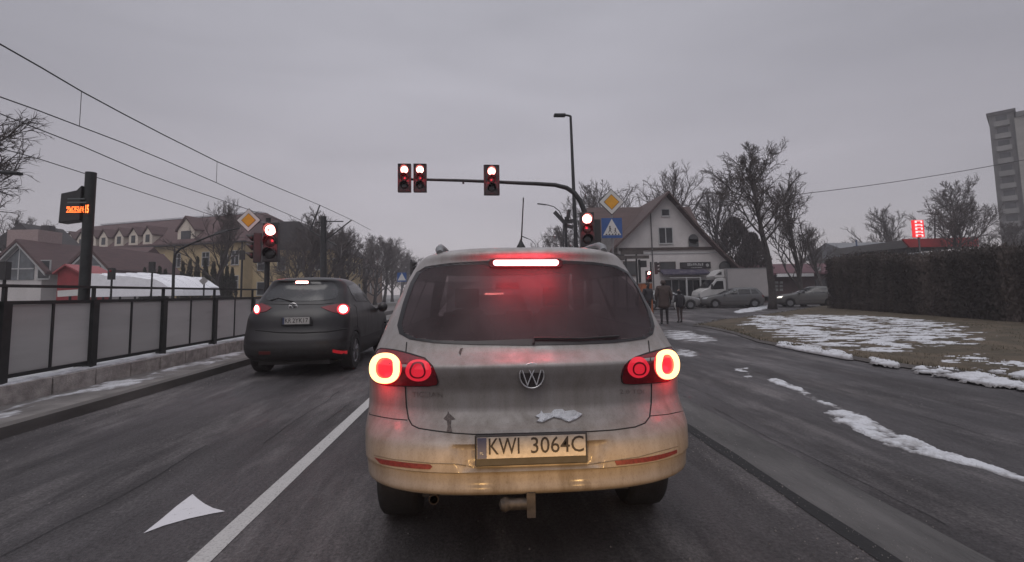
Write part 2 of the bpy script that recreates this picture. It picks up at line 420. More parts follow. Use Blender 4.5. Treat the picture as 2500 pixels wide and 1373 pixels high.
# painted lane line, white pointed patch, tar seams
def flat_poly(name, pts, z, m, label=None, cat=None, n=0, kind=None):
    mb = MB(); mb.add([(p[0], p[1], z) for p in pts], [tuple(range(len(pts)))])
    o = mb.build(name, m)
    tag(o, label, cat, None, kind); return o
lx = sum(gp(X, Y).x for X, Y in ((886, 998), (705, 1163), (535, 1330)))/3
pts = []
for i in range(60):
    y = gp(480, 1373).y-1+i*.16; pts.append((lx-.062+.006*fbm(0, y, 3), y))
rt = [(lx+.062+.006*fbm(9, p[1], 3), p[1]) for p in pts]
flat_poly('lane_line', pts+rt[::-1], .004, MATS['white_paint'], kind='structure')
flat_poly('lane_line', [(lx-.06, 14), (lx+.06, 14), (lx+.06, 17.5), (lx-.06, 17.5)], .004, MATS['white_paint'], kind='structure')
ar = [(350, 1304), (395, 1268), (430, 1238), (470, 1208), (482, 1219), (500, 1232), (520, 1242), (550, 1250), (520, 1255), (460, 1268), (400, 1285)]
mat('patch_white', (.60, .59, .61), .6, scale=22, col2=(.36, .35, .36), thr=(.58, .74))
flat_poly('white_patch', [gp(*p)[:2] for p in ar], .004, MATS['patch_white'], kind='structure')  # flat white pointed shape lying on the asphalt
def strip(name, ptsL, ptsR, z, m):
    mb = MB(); n = len(ptsL); mb.add([(p[0], p[1], z) for p in ptsL]+[(p[0], p[1], z) for p in ptsR], [(i, i+1, n+i+1, n+i) for i in range(n-1)])
    return struct(mb.build(name, m))
mat('tar', (.009, .009, .010), .85, var=.3, scale=14, bump=.3)
a0 = gp(1675, 1040); a1 = gp(1960, 1222)
sx = (a0.x+a1.x)/2
ys = [a1.y-2.4+i*.18 for i in range(60)]
strip('tar_joint', [(sx-.075+.02*fbm(1, y, 2.5), y) for y in ys], [(sx+.035+.03*fbm(5, y, 2), y) for y in ys], .004, MATS['tar'])
strip('paved_strip', [(sx+.036+.03*fbm(5, y, 2), y) for y in ys], [(sx+.50+.02*fbm(8, y, 1), y) for y in ys], .0036, mat('pale_paving', (.078, .074, .073), .8, var=.35, scale=3, stretch=(1, .25, 1), bump=.7, bscale=60, detail=8))
random.seed(5)
for k in range(9):
    x0 = random.uniform(-4.2, -.9) if k < 5 else random.uniform(1.9, 5.5); y0 = random.uniform(2.0, 6); ln = random.uniform(.8, 3)
    ys = [y0+ln*i/24 for i in range(25)]; s2 = random.random()*50
    strip('road_crack', [(x0+.12*fbm(s2, y, .9)-.003, y) for y in ys], [(x0+.12*fbm(s2, y, .9)+.003+.003*fbm(3, y, 9), y) for y in ys], .0045+.0001*k, MATS['tar'])

# kerb of the left carriageway edge and the paved ledge behind it
WX = -6.0
kb = MB()
kb.bbox((KX-.16, -6, -.04), (KX, 44, .12)); o = kb.build('kerb', mat('kerb_stone', (.09, .082, .078), .85, var=.25, scale=3, bump=.5, stretch=(1, .3, 1))); struct(o)
lb = MB(); lb.bbox((WX-.3, -6, -.04), (KX-.163, 44, .108)); struct(lb.build('pavement', mat('ledge', (.15, .14, .135), .9, var=.3, scale=2.4, bump=.6)))
lb = MB(); lb.bbox((-30, -6, -.04), (WX-.35, 44, .33)); struct(lb.build('tram_platform', MATS['gravel']))
rw = thing('edging_wall', 'low wall of concrete blocks along the foot of the glass fence, snow on top', 'wall', (WX, 6, 0))
y = 1.2; random.seed(2)
while y < 30:
    g = .012; mb = MB(); dx = random.uniform(-.008, .008); mb.bbox((WX-.33, y+g, .1), (WX+dx, y+.76-g, .347+random.uniform(-.004, .004)))
    o = mb.build('concrete_block', MATS['concrete'], rw); bv = o.modifiers.new('b', 'BEVEL'); bv.width = .008; bv.segments = 1
    y += .76

# verge on the right
vp = [(1690, 797), (1722, 800), (1790, 815), (1850, 836), (1960, 858), (2050, 873), (2130, 888), (2250, 905), (2380, 922), (2500, 946), (2700, 985)]
vt = [(2700, 800), (2500, 752), (2300, 742), (2060, 742), (1985, 752), (1900, 766), (1820, 777), (1750, 785)]
VERGE = [tuple(gp(*p)[:2]) for p in vp+vt]
lo = (min(p[0] for p in VERGE), min(p[1] for p in VERGE)); hi = (max(p[0] for p in VERGE), max(p[1] for p in VERGE))
def field(name, poly, hfun, res, m, keep=None, base=0.):
    xs = [p[0] for p in poly]; ys = [p[1] for p in poly]; x0, y0 = min(xs), min(ys); nx = int((max(xs)-x0)/res)+2; ny = int((max(ys)-y0)/res)+2
    vs = []; H = []
    for j in range(ny):
        for i in range(nx):
            x, y = x0+i*res, y0+j*res; h = hfun(x, y); H.append(h); vs.append((x, y, base+(h if h is not None else -9)))
    fs = []; used = {}
    for j in range(ny-1):
        for i in range(nx-1):
            q = (j*nx+i, j*nx+i+1, (j+1)*nx+i+1, (j+1)*nx+i)
            if any(H[k] is None for k in q): continue
            if keep is not None and all(H[k] < keep for k in q): continue
            fs.append(q)
    rem = {}; nv = []; nf = []
    for f in fs:
        g = []
        for k in f:
            if k not in rem: rem[k] = len(nv); nv.append(vs[k])
            g.append(rem[k])
        nf.append(tuple(g))
    mb = MB(); mb.add(nv, nf); o = mb.build(name, m, smooth=True, fix=False)
    at_ = o.data.attributes.new('thick', 'FLOAT', 'POINT'); k0 = max([v[2] for v in nv])-base if nv else 1
    at_.data.foreach_set('value', [min(1, max(0, (v[2]-base)/max(1e-4, k0))) for v in nv])
    return o
def vh(x, y):
    ins = inpoly(x, y, VERGE); d = pdist(x, y, VERGE)
    if not ins and d > .45: return None
    s = d if ins else -d
    return min(.10, -.02+.35*max(-.2, s+.05))+.025*fbm(x, y, 1.1, 3)*min(1, max(0, s*2)) if s > -.1 else -.04
struct(field('verge', VERGE, vh, .28, MATS['soil_grass']))
# kerb stones along the verge edge
bot = [gp(*p) for p in vp]
kb = MB(); kp = [Vector((p.x, p.y, .02)) for p in bot]
kb.tube([p+Vector((.02, -.03, 0)) for p in kp], .055, 4); struct(kb.build('kerb', MATS['kerb_stone']))

def snow(name, label, poly, z, res, thr=.0, amp=.05, scale=3., soft=.25, stretch=1., seed=1., pix=True, base=None):
    P = [tuple(gp(*p, z)[:2]) for p in poly] if pix else poly
    def h(x, y):
        if not inpoly(x, y, P):
            if pdist(x, y, P) > res*1.5: return None
            return -.03
        e = min(1, pdist(x, y, P)/soft)
        v = fbm(x, y*stretch, scale, 5, seed)*1.5+fbm(x, y*stretch, scale*5, 3, seed+40)*.55+e*.5-thr
        return max(-.03, min(1, v)*amp)
    o = field(name, P, h, res, MATS['slush_snow'], keep=0, base=z+(base or 0)); tag(o, label, 'snow', None, 'stuff'); return o
VZ = .085
snow('snow_patch', 'large broken snow patch lying across the grass verge', [(1785, 792), (1840, 771), (1960, 769), (2120, 771), (2260, 780), (2350, 794), (2450, 826), (2450, 846), (2330, 850), (2250, 866), (2150, 870), (2000, 850), (1900, 830), (1840, 815)], VZ, .05, .20, .05, 1.5, .7, 1.9, 3)
snow('snow_patch', 'lumpy snow cluster at the outer corner of the verge', [(2260, 888), (2290, 868), (2400, 862), (2470, 885), (2500, 900), (2500, 925), (2360, 905)], VZ, .035, .34, .05, 2.6, .25, 1.6, 7)
snow('snow_ridge', 'ploughed snow ridge along the verge kerb', [(2225, 893), (2300, 898), (2400, 915), (2520, 935), (2620, 965), (2620, 990), (2500, 952), (2400, 938), (2290, 918), (2230, 906)], .04, .025, .02, .05, 3.4, .12, 1.3, 9)
snow('snow_patch', 'small snow heap beside the road edge at the frame side', [(2440, 880), (2520, 870), (2600, 900), (2560, 935), (2460, 915)], VZ, .03, .22, .06, 3, .2, 1.3, 12)
snow('snow_strip', 'thin snow strip along the gutter under the large patch', [(1895, 834), (1990, 846), (2085, 866), (2080, 876), (1980, 859), (1895, 842)], .05, .035, -.2, .05, 3, .08, 1, 5)
snow('snow_strip', 'short snow strip beside the verge kerb', [(2120, 874), (2160, 878), (2200, 888), (2190, 895), (2130, 888)], .05, .03, -.15, .05, 3, .06, 1, 6)
snow('snow_ridge', 'long ploughed ridge of grey slush across the side lane', [(1866, 924), (1905, 928), (1960, 950), (2020, 982), (2100, 1010), (2200, 1060), (2300, 1100), (2420, 1140), (2560, 1180), (2560, 1200), (2400, 1148), (2300, 1122), (2200, 1108), (2110, 1062), (2030, 1030), (2010, 1008), (2035, 1000), (1980, 975), (1930, 950), (1880, 934)], 0, .018, -.02, .032, 5, .09, .8, 11)
snow('snow_strip', 'thin streaky snow on the asphalt behind the pedestrians', [(1615, 808), (1680, 806), (1755, 826), (1750, 842), (1690, 836), (1615, 826)], .0, .035, .40, .02, 2.4, .3, 3, 15)
snow('snow_strip', 'small snow streak beside the silver car taillight', [(1650, 852), (1705, 858), (1702, 874), (1650, 870)], .0, .02, .30, .02, 3, .12, 3, 16)
snow('snow_patch', 'small flat snow patch left of the verge tip', [(1712, 796), (1735, 788), (1760, 789), (1755, 796), (1722, 800)], .0, .04, -.2, .06, 2, .15, 1, 17)
snow('snow_strip', 'white snow strip in front of the parked wagon', [(1790, 762), (1840, 751), (1895, 744), (1890, 750), (1850, 760), (1800, 766)], .0, .08, -.2, .08, 1.5, .3, .6, 18)
snow('snow_patch', 'pair of tiny snow crumbs on the asphalt lane', [(1778, 898), (1830, 898), (1845, 932), (1825, 938), (1800, 908)], .0, .02, .48, .02, 5, .12, 1, 19)
snow('snow_layer', 'wind-broken snow lying on the ledge below the block wall', [(WX+.02, 2), (KX-.45, 2), (KX-.40, 8), (KX-.5, 12.5), (KX-.4, 20), (WX+.02, 20)], .108, .025, .25, .022, 2.6, .2, .55, 23, False)
snow('snow_layer', 'snow crust on top of the concrete blocks under the glass fence', [(WX-1.5, 2), (WX-.01, 2), (WX-.01, 24), (WX-1.5, 24)], .347, .03, -.08, .035, 2.4, .12, .6, 27, False)

# dead winter grass on the verge
random.seed(9); mb = MB(); n = 0
while n < 26000:
    x = random.uniform(lo[0], hi[0]); y = random.uniform(lo[1], hi[1])
    if random.random() > (9/max(9, y))**2 or not inpoly(x, y, VERGE): continue
    n += 1; s2 = random.uniform(.02, .06)*(1+fbm(x, y, .8)); a = random.random()*6.28; wd = random.uniform(.004, .009)*(1+y/12)
    dx, dy = math.cos(a)*wd, math.sin(a)*wd; lx2, ly2 = random.gauss(0, s2*.5), random.gauss(0, s2*.5)
    mb.add([(x-dx, y-dy, .05), (x+dx, y+dy, .05), (x+lx2, y+ly2, .07+s2)], [(0, 1, 2)])
o = mb.build('grass', mat('dry_grass', (.075, .058, .036), .95, var=.5, scale=3, col2=(.05, .05, .028), thr=(.4, .6)), fix=False); tag(o, 'flattened brown winter grass covering the verge', 'grass', None, 'stuff')

# grit and small stones left by the gritting lorry
random.seed(31); mb = MB()
for k in range(2600):
    if k < 1100: x = KX+abs(random.gauss(0, .35))+.02; y = random.uniform(2, 15)
    elif k < 2000: x = sx+random.gauss(0, .18); y = random.uniform(1.4, 6)
    else: x = random.uniform(KX, 6); y = random.uniform(1.2, 7)
    r = random.uniform(.002, .006)*(1+y/12); a = random.random()*3; c, s_ = math.cos(a)*r, math.sin(a)*r
    mb.add([(x-c, y-s_, .001), (x+s_, y-c, .001), (x+c, y+s_, .001), (x-s_, y+c, .001), (x, y, .001+r*1.2)], [(0, 1, 4), (1, 2, 4), (2, 3, 4), (3, 0, 4)])
o = mb.build('grit', mat('grit', (.16, .15, .145), .9, var=.5, scale=30), fix=False); tag(o, 'fine stone grit scattered over the asphalt', 'grit', None, 'stuff')
# ------------------------------------------------------------------ cars
def paint(name, col, metal=.35, rough=.38, dirt=(.13, .115, .105), lo=.45, hi=.75, streak=True, base=.25, coat=.25, grime=.55):
    M = bpy.data.materials.new(name); M.use_nodes = True; t = M.node_tree; b = t.nodes['Principled BSDF']; l = t.links.new
    tc = N(t, 'ShaderNodeTexCoord')
    def nz(sc, st, det, lo, hi, a, c):
        mp = N(t, 'ShaderNodeMapping'); mp.inputs['Scale'].default_value = st; l(tc.outputs['Object'], mp.inputs[0])
        n = N(t, 'ShaderNodeTexNoise'); n.inputs['Scale'].default_value = sc; n.inputs['Detail'].default_value = det; n.inputs['Roughness'].default_value = .6; l(mp.outputs[0], n.inputs['Vector'])
        r = N(t, 'ShaderNodeMapRange'); r.inputs[1].default_value = lo; r.inputs[2].default_value = hi; r.inputs[3].default_value = a; r.inputs[4].default_value = c; l(n.outputs[0], r.inputs[0]); return r.outputs[0]
    a1 = nz(14, (1, 1, .09) if streak else (1, 1, 1), 5, .35, .75, 0, .55)
    a2 = nz(2.2, (1, 1, .7), 4, .35, .7, 0, .5)
    s0 = N(t, 'ShaderNodeMath', operation='ADD'); l(a1, s0.inputs[0]); l(a2, s0.inputs[1]); a3 = nz(150, (1, 1, .6), 4, .50, .72, 0, .26); s = N(t, 'ShaderNodeMath', operation='ADD'); l(s0.outputs[0], s.inputs[0]); l(a3, s.inputs[1])
    # road dirt thins out with height above the road
    sp = N(t, 'ShaderNodeSeparateXYZ'); l(tc.outputs['Object'], sp.inputs[0]); h = N(t, 'ShaderNodeMapRange'); h.inputs[1].default_value = .25; h.inputs[2].default_value = 1.25; h.inputs[3].default_value = grime; h.inputs[4].default_value = 0; l(sp.outputs[2], h.inputs[0])
    s2 = N(t, 'ShaderNodeMath', operation='MULTIPLY_ADD'); l(s.outputs[0], s2.inputs[0]); s2.inputs[1].default_value = base*2; l(h.outputs[0], s2.inputs[2]); s2.use_clamp = True
    mx = N(t, 'ShaderNodeMix', data_type='RGBA'); l(s2.outputs[0], mx.inputs[0]); mx.inputs[6].default_value = (*col, 1); mx.inputs[7].default_value = (*dirt, 1); l(mx.outputs[2], b.inputs['Base Color'])
    rr = N(t, 'ShaderNodeMapRange'); rr.inputs[3].default_value = rough; rr.inputs[4].default_value = .85; l(s2.outputs[0], rr.inputs[0]); l(rr.outputs[0], b.inputs['Roughness'])
    m2 = N(t, 'ShaderNodeMapRange'); m2.inputs[3].default_value = metal; m2.inputs[4].default_value = 0; l(s2.outputs[0], m2.inputs[0]); l(m2.outputs[0], b.inputs['Metallic'])
    c2 = N(t, 'ShaderNodeMapRange'); c2.inputs[3].default_value = coat; c2.inputs[4].default_value = 0; l(s2.outputs[0], c2.inputs[0]); l(c2.outputs[0], b.inputs['Coat Weight']); b.inputs['Coat Roughness'].default_value = .15
    MATS[name] = M; return M
def dirty_glass(name, tint, film, lo, hi):
    M = bpy.data.materials.new(name); M.use_nodes = True; t = M.node_tree; b = t.nodes['Principled BSDF']; l = t.links.new; o = t.nodes['Material Output']
    tc = N(t, 'ShaderNodeTexCoord'); n = N(t, 'ShaderNodeTexNoise'); n.inputs['Scale'].default_value = 3.2; n.inputs['Detail'].default_value = 6; l(tc.outputs['Object'], n.inputs['Vector'])
    r = N(t, 'ShaderNodeMapRange'); r.inputs[1].default_value = .3; r.inputs[2].default_value = .7; r.inputs[3].default_value = lo; r.inputs[4].default_value = hi; l(n.outputs[0], r.inputs[0])
    tr = N(t, 'ShaderNodeBsdfTransparent'); tr.inputs[0].default_value = (*tint, 1); b.inputs['Base Color'].default_value = (*film, 1); b.inputs['Roughness'].default_value = .5; b.inputs['Specular IOR Level'].default_value = .5
    mx = N(t, 'ShaderNodeMixShader'); l(r.outputs[0], mx.inputs[0]); l(tr.outputs[0], mx.inputs[1]); l(b.outputs[0], mx.inputs[2]); l(mx.outputs[0], o.inputs[0]); MATS[name] = M; return M
emis('lamp_hot', (1, .30, .26), 9); emis('lamp_strip', (1, .34, .36), 9); emis('lamp_ring', (1, .60, .24), 2.5); emis('lamp_dim', (1, .03, .05), .75, (.35, .01, .02)); emis('lamp_inner', (1, .03, .06), .45, (.4, .01, .02))
mat('red_lens', (.16, .006, .012), .18, var=.2, scale=60, spec=.6); mat('reflector', (.11, .018, .018), .45, var=.3, scale=80)
mat('dark_red_lens', (.045, .006, .008), .2, var=.2, scale=40)
dirty_glass('rear_glass', (.62, .56, .57), (.115, .090, .096), .22, .46)
dirty_glass('side_glass', (.62, .63, .64), (.02, .02, .022), .05, .15)

def hitx(B, X, Y):
    for k in range(60):
        h = B.hit(X, Y)
        if h: return h
        c = proj((B.ox, B.oy, 1)); X += (c[0]-X)*.012; Y += (c[1]-Y)*.012
    raise ValueError((X, Y))
def pxpoly(B, px, side=False):
    out = []
    for X, Y in px:
        h = hitx(B, X, Y); out.append((h[1], h[2]) if side else (h[0], h[2]))
    return out
def pxpath(B, px, off=.002, n=4):
    P = []
    for i in range(len(px)-1):
        for k in range(n):
            t = k/n; h = hitx(B, px[i][0]*(1-t)+px[i+1][0]*t, px[i][1]*(1-t)+px[i+1][1]*t); p = B.P(*h); P.append(p+(CAM-p).normalized()*off)
    h = hitx(B, *px[-1]); p = B.P(*h); P.append(p+(CAM-p).normalized()*off); return P
def ring(B, c, ro, ri, off, m, name, parent, n=36, sq=2.3):
    mb = MB(); A = []
    for k in range(n):
        a = 2*math.pi*k/n; ca, sa = math.cos(a), math.sin(a); s = (abs(ca)**sq+abs(sa)**sq)**(-1/sq)
        for rr in (ro, ri):
            h = hitx(B, c[0]+rr[0]*ca*s, c[1]+rr[1]*sa*s); p = B.P(*h); e = .004
            nn = (B.frear(h[0]+e, h[2])-B.frear(h[0]-e, h[2])).cross(B.frear(h[0], h[2]+e)-B.frear(h[0], h[2]-e)).normalized()
            if nn.y > 0: nn = -nn
            A.append(p+nn*off)
    for k in range(n):
        j = (k+1) % n; mb.add([A[2*k], A[2*j], A[2*j+1], A[2*k+1]], [(0, 1, 2, 3)])
    v = []
    o = MB(); nn = Vector((0, -1, 0)); k2 = len(A)
    o.add(A+[p-nn*.006 for p in A], [f for k in range(n) for j in [(k+1) % n] for f in ((2*k, 2*j, 2*j+1, 2*k+1), (2*k+k2, 2*k+1+k2, 2*j+1+k2, 2*j+k2), (2*k, 2*k+k2, 2*j+k2, 2*j), (2*k+1, 2*j+1, 2*j+1+k2, 2*k+1+k2))])
    return o.build(name, m, parent, smooth=30)
def disc(B, c, r, off, m, name, parent, n=28):
    P = []
    for k in range(n):
        a = 2*math.pi*k/n; h = hitx(B, c[0]+r[0]*math.cos(a), c[1]+r[1]*math.sin(a)); P.append((h[0], h[2]))
    return patch(P, B.frear, (0, -1, 0), off, .005, .02).build(name, m, parent, smooth=30)
def border(B, poly, fn, out, off, k, m, name, parent):
    cx = sum(p[0] for p in poly)/len(poly); cz = sum(p[1] for p in poly)/len(poly); n = len(poly); A = []
    e = .004
    for u, v in poly:
        d = math.hypot(u-cx, v-cz); s = (d-k)/d
        for uu, vv in ((u, v), (cx+(u-cx)*s, cz+(v-cz)*s)):
            p = fn(uu, vv); nn = (fn(uu+e, vv)-fn(uu-e, vv)).cross(fn(uu, vv+e)-fn(uu, vv-e)).normalized()
            if nn.dot(Vector(out)) < 0: nn = -nn
            A.append(p+nn*off)
    mb = MB(); mb.add(A, [(2*i, 2*((i+1) % n), 2*((i+1) % n)+1, 2*i+1) for i in range(n)]); return mb.build(name, m, parent)
def cut(mb, test):
    fs = []; ms = []
    for f, m in zip(mb.f, mb.m):
        c = Vector((0, 0, 0))
        for i in f: c += Vector(mb.v[i])
        c /= len(f)
        if len(f) > 4 or not test(c): fs.append(f); ms.append(m)
    mb.f, mb.m = fs, ms; return mb
def dense(poly, d=.03):
    out = []
    for i in range(len(poly)):
        a, b = poly[i], poly[(i+1) % len(poly)]; k = max(1, int(math.hypot(a[0]-b[0], a[1]-b[1])/d))
        out += [(a[0]+(b[0]-a[0])*j/k, a[1]+(b[1]-a[1])*j/k) for j in range(k)]
    return out

# ---- the car right in front of the camera
VX, VY = .225, 2.36
vw_rows = [(.27, .74, .75, 4.05), (.36, .79, .50, 4.2), (.425, .82, .16, 4.32), (.455, .845, .04, 4.36), (.485, .856, .0, 4.39), (.53, .864, .010, 4.42), (.562, .867, .010, 4.42), (.574, .870, -.008, 4.43), (.61, .872, -.006, 4.43), (.655, .876, .004, 4.43), (.685, .879, .015, 4.43),
           (.72, .882, .050, 4.42), (.77, .886, .110, 4.40), (.83, .890, .148, 4.36), (.90, .890, .145, 4.3), (.96, .888, .122, 4.15), (1.01, .879, .098, 3.9), (1.040, .870, .090, 3.65), (1.065, .861, .120, 3.5), (1.11, .85, .172, 3.38),
           (1.15, .836, .195, 3.28), (1.3, .782, .27, 2.98), (1.45, .722, .34, 2.68), (1.54, .68, .385, 2.45), (1.585, .652, .395, 2.32), (1.62, .615, .385, 2.2), (1.645, .565, .41, 2.1), (1.665, .47, .50, 1.9), (1.676, .33, .75, 1.6), (1.681, .1, 1.0, 1.2)]
VB = Body(vw_rows, ar=.42, nr=3.1, af=.6, nf=2.5, ox=VX, oy=VY)
PXC = at(1297, 1095, VY-.02).x-VX
class HatchBody(Body):
    def rear(s, x, z):
        y = super().rear(x, z)
        if .560 < z < .700 and abs(x-PXC) < .42:
            top = .675; k = (z-.575)/(top-.575); hw = .315+.055*k
            a = min(1, max(0, (hw-abs(x-PXC))/.02)); b = min(1, max(0, (z-.572)/.012))*min(1, max(0, (.690-z)/.012)); y += .028*a*b
        return y
    def mesh(s, **k):
        mb = super().mesh(**k)
        out = []
        for v in mb.v:
            x, y, z = v[0]-s.ox, v[1]-s.oy, v[2]
            if .560 < z < .700 and abs(x-PXC) < .42 and y < .5: v = (v[0], s.oy+s.rear(x, z), z)
            out.append(v)
        mb.v = out; return mb
VB = HatchBody(vw_rows, ar=.42, nr=3.1, af=.6, nf=2.5, ox=VX, oy=VY)
vwp = paint('silver_beige_paint', (.36, .335, .325), metal=.35, rough=.34, dirt=(.120, .098, .078), base=.34, coat=.5, grime=.60)
vw = thing('estate_car', 'dusty silver beige car with both brake lamps lit, directly ahead of the camera', 'car', (VX, VY, 0))
glass_px = [(1040, 652), (1100, 643), (1205, 637), (1283, 635), (1360, 636), (1450, 641), (1505, 650), (1535, 667), (1560, 705), (1585, 755), (1597, 797), (1593, 817), (1575, 828), (1500, 838), (1400, 842), (1290, 844), (1150, 842), (1060, 838), (1000, 829), (976, 816), (971, 795), (985, 742), (1003, 692), (1018, 666)]
gpoly = dense(pxpoly(VB, glass_px), .04)
gc = (sum(p[0] for p in gpoly)/len(gpoly), sum(p[1] for p in gpoly)/len(gpoly))
gin = [(gc[0]+(u-gc[0])*.965, gc[1]+(v-gc[1])*.94) for u, v in gpoly]
mb = VB.mesh(nz=130, nq=70, ns=80)
RW = (.335+.545, 2.6+.88)
def vwcut(c):
    x, y, z = c.x-VX, c.y-VY, c.z
    if y < 1.0 and inpoly(x, z, gin): return True
    w = VB.q(z)[0]
    if y > 2.1 and 1.16 < z < 1.56 and abs(x) < w-.10: return True
    if abs(x) > w*.97 and 1.16 < z < 1.50 and .75 < y < 2.9-(z-1.16)*1.1 and not (1.62 < y < 1.72): return True
    for wy in (1.02, 3.55):
        if abs(x) > .6 and (y-wy)**2+(z-.345)**2 < .40**2 and y > .3: return True
    return False
for i, f in enumerate(mb.f):
    if sum(mb.v[k][2] for k in f)/len(f) < .435: mb.m[i] = 1
cut(mb, vwcut); bo = mb.build('body', [vwp, MATS['black_plastic']], vw, smooth=50, fix=False)
# bright edge of the hatch, gaps and joints
def pipe(B, px, r, m, name, parent, off=.001, n=4): return MB().tube(pxpath(B, px, off, n), r, 6).build(name, m, parent)
pipe(VB, [(993, 836), (990, 870), (989, 940), (992, 990), (997, 1022), (1006, 1038), (1022, 1046), (1060, 1052), (1110, 1058), (1160, 1061), (1290, 1058), (1440, 1054), (1500, 1050), (1550, 1043), (1575, 1033), (1586, 1018), (1590, 985), (1591, 935), (1588, 880), (1583, 832)], .0032, MATS['seam'], 'tailgate_gap', vw)
pipe(VB, [(893, 1010), (930, 1018), (960, 1023), (994, 1026)], .0022, MATS['seam'], 'bumper_gap', vw); pipe(VB, [(1587, 1016), (1630, 1012), (1668, 1004)], .0022, MATS['seam'], 'bumper_gap', vw)
pipe(VB, [(914, 1112), (960, 1122), (1056, 1132), (1110, 1133), (1165, 1142), (1290, 1141), (1430, 1136), (1480, 1128), (1560, 1116), (1655, 1090)], .0022, mat('crease', (.10, .085, .07), .7), 'bumper_crease', vw)
gl = patch(gpoly, VB.frear, (0, -1, 0), .003, .004, .04).build('rear_window', MATS['rear_glass'], vw, smooth=60)
border(VB, gpoly, VB.frear, (0, -1, 0), .0045, .030, mat('frit', (.018, .016, .017), .35, var=.1), 'window_frame', vw)
# windscreen and side glass
def fr(x, z): return VB.ffront(x, z)
wl = [(-.66, 1.15), (.66, 1.15), (.56, 1.57), (-.56, 1.57)]
patch(wl, fr, (0, 1, 0), .003, .004, .08).build('windscreen', MATS['side_glass'], vw, smooth=60)
for sg in (-1, 1):
    for pl in ([(.72, 1.15), (1.66, 1.15), (1.66, 1.51), (1.0, 1.51), (.80, 1.42)], [(1.68, 1.15), (2.95, 1.15), (2.5, 1.51), (1.68, 1.51)]):
        patch(pl, VB.fside(sg), (sg, 0, 0), .003, .004, .1).build('side_window', MATS['side_glass'], vw, smooth=60)
    w1 = VB.P(sg*.97, 2.95, 1.16); MB().lathe([(.001, -.07), (.09, -.05), (.11, 0), (.09, .04), (.001, .06)], w1, (0, 1, 0), 14).build('wing_mirror', vwp, vw, smooth=60)
    for wy in (1.02, 3.55):
        wheel(vw, (VX+sg*.765, VY+wy, .345), .345, .235, sg, MATS['alloy'])
# cabin
cab = mat('cabin', (.035, .033, .035), .9, var=.3, scale=10)
mb = MB(); mb.bbox((VX-.70, VY+.45, .80), (VX+.70, VY+3.1, .86)); mb.bbox((VX-.66, VY+.50, .86), (VX+.66, VY+1.0, 1.02)); mb.build('cabin_floor', cab, vw)
for sx2, yy in ((-.42, 1.15), (0, 1.15), (.42, 1.15)):
    MB().tube([(VX+sx2, VY+yy, .86), (VX+sx2, VY+yy-.08, 1.02), (VX+sx2, VY+yy-.10, 1.12)], [.20, .19, .12], 10).tube([(VX+sx2-.09, VY+yy-.1, 1.20), (VX+sx2+.09, VY+yy-.1, 1.20)], .075, 10).build('rear_seat', cab, vw, smooth=50)
for sx2 in (-.38, .38):
    MB().tube([(VX+sx2, VY+2.0, .86), (VX+sx2, VY+1.93, 1.1), (VX+sx2, VY+1.90, 1.24)], [.25, .23, .14], 12).tube([(VX+sx2-.1, VY+1.9, 1.36), (VX+sx2+.1, VY+1.9, 1.36)], .085, 10).build('front_seat', cab, vw, smooth=50)
MB().box((VX, VY+2.65, 1.47), (.24, .03, .07)).build('interior_mirror', cab, vw)
# lamps
LL = [(907, 872), (925, 849), (955, 852), (992, 860), (1055, 880), (1073, 930), (1067, 943), (985, 943), (935, 941), (908, 925)]
RL = [(1514, 930), (1520, 895), (1537, 877), (1590, 858), (1636, 845), (1650, 853), (1656, 880), (1655, 905), (1640, 930), (1590, 936), (1524, 939)]
for lens, c1, ro, ri, c2, r2 in ((LL, (943, 900), (36, 34), (21, 22), (1023, 905), (31, 24)), (RL, (1626, 891), (28, 33), (15, 21), (1557, 898), (26, 23))):
    pl = chaikin(pxpoly(VB, lens), 1)
    lo_ = patch(pl, VB.frear, (0, -1, 0), .004, .012, .025).build('tail_lamp', MATS['red_lens'], vw, smooth=60)
    border(VB, dense(pl), VB.frear, (0, -1, 0), .0055, .006, MATS['seam'], 'lamp_edge', lo_)
    disc(VB, c1, (ro[0]+6, ro[1]+5) if c1[0] > 1000 and False else (ro[0]+3, ro[1]+3), .0065, MATS['lamp_dim'], 'lamp_reflector', lo_)
    ring(VB, c1, ro, ri, .013, MATS['lamp_ring'], 'brake_ring', lo_)
    disc(VB, c2, r2, .010, MATS['lamp_inner'], 'inner_lamp', lo_)
    ring(VB, c2, (r2[0]*.62, r2[1]*.62), (r2[0]*.5, r2[1]*.5), .018, MATS['red_lens'], 'lamp_circle', lo_)
def capsule(cx, cy, hw, hh, n=10):
    P = []
    for k in range(n+1): a = -math.pi/2+math.pi*k/n; P.append((cx+hw-hh+hh*math.cos(a), cy+hh*math.sin(a)))
    for k in range(n+1): a = math.pi/2+math.pi*k/n; P.append((cx-hw+hh+hh*math.cos(a), cy+hh*math.sin(a)))
    return P
def caps(B, cx, cy, hw, hh, off, th, m, name, parent, tilt=0.):
    P = [(x, y-(x-cx)*tilt) for x, y in capsule(cx, cy, hw, hh)]
    return patch(pxpoly(B, P), B.frear, (0, -1, 0), off, th, .03).build(name, m, parent, smooth=30)
bl = caps(VB, 1283, 644, 90, 11, .012, .016, MATS['dark_red_lens'], 'high_brake_lamp', vw); caps(VB, 1283.5, 643.5, 79, 7.2, .018, .01, MATS['lamp_strip'], 'lamp_strip', bl)
for xx in (-.12, 0, .12): fill_light('brake_fill', tuple(VB.frear(xx, 1.53)+Vector((0, -.13, -.01))), 1.5, (1, .015, .04), .07)  # added red lamps off the glass, imitating a halo below the strip
for xx in (-.80, .80): fill_light('tail_fill', tuple(VB.frear(xx, .95)+Vector((0, -.09, -.02))), .8, (1, .02, .04), .04)  # added red lamps behind the lenses, reddening the bodywork around them
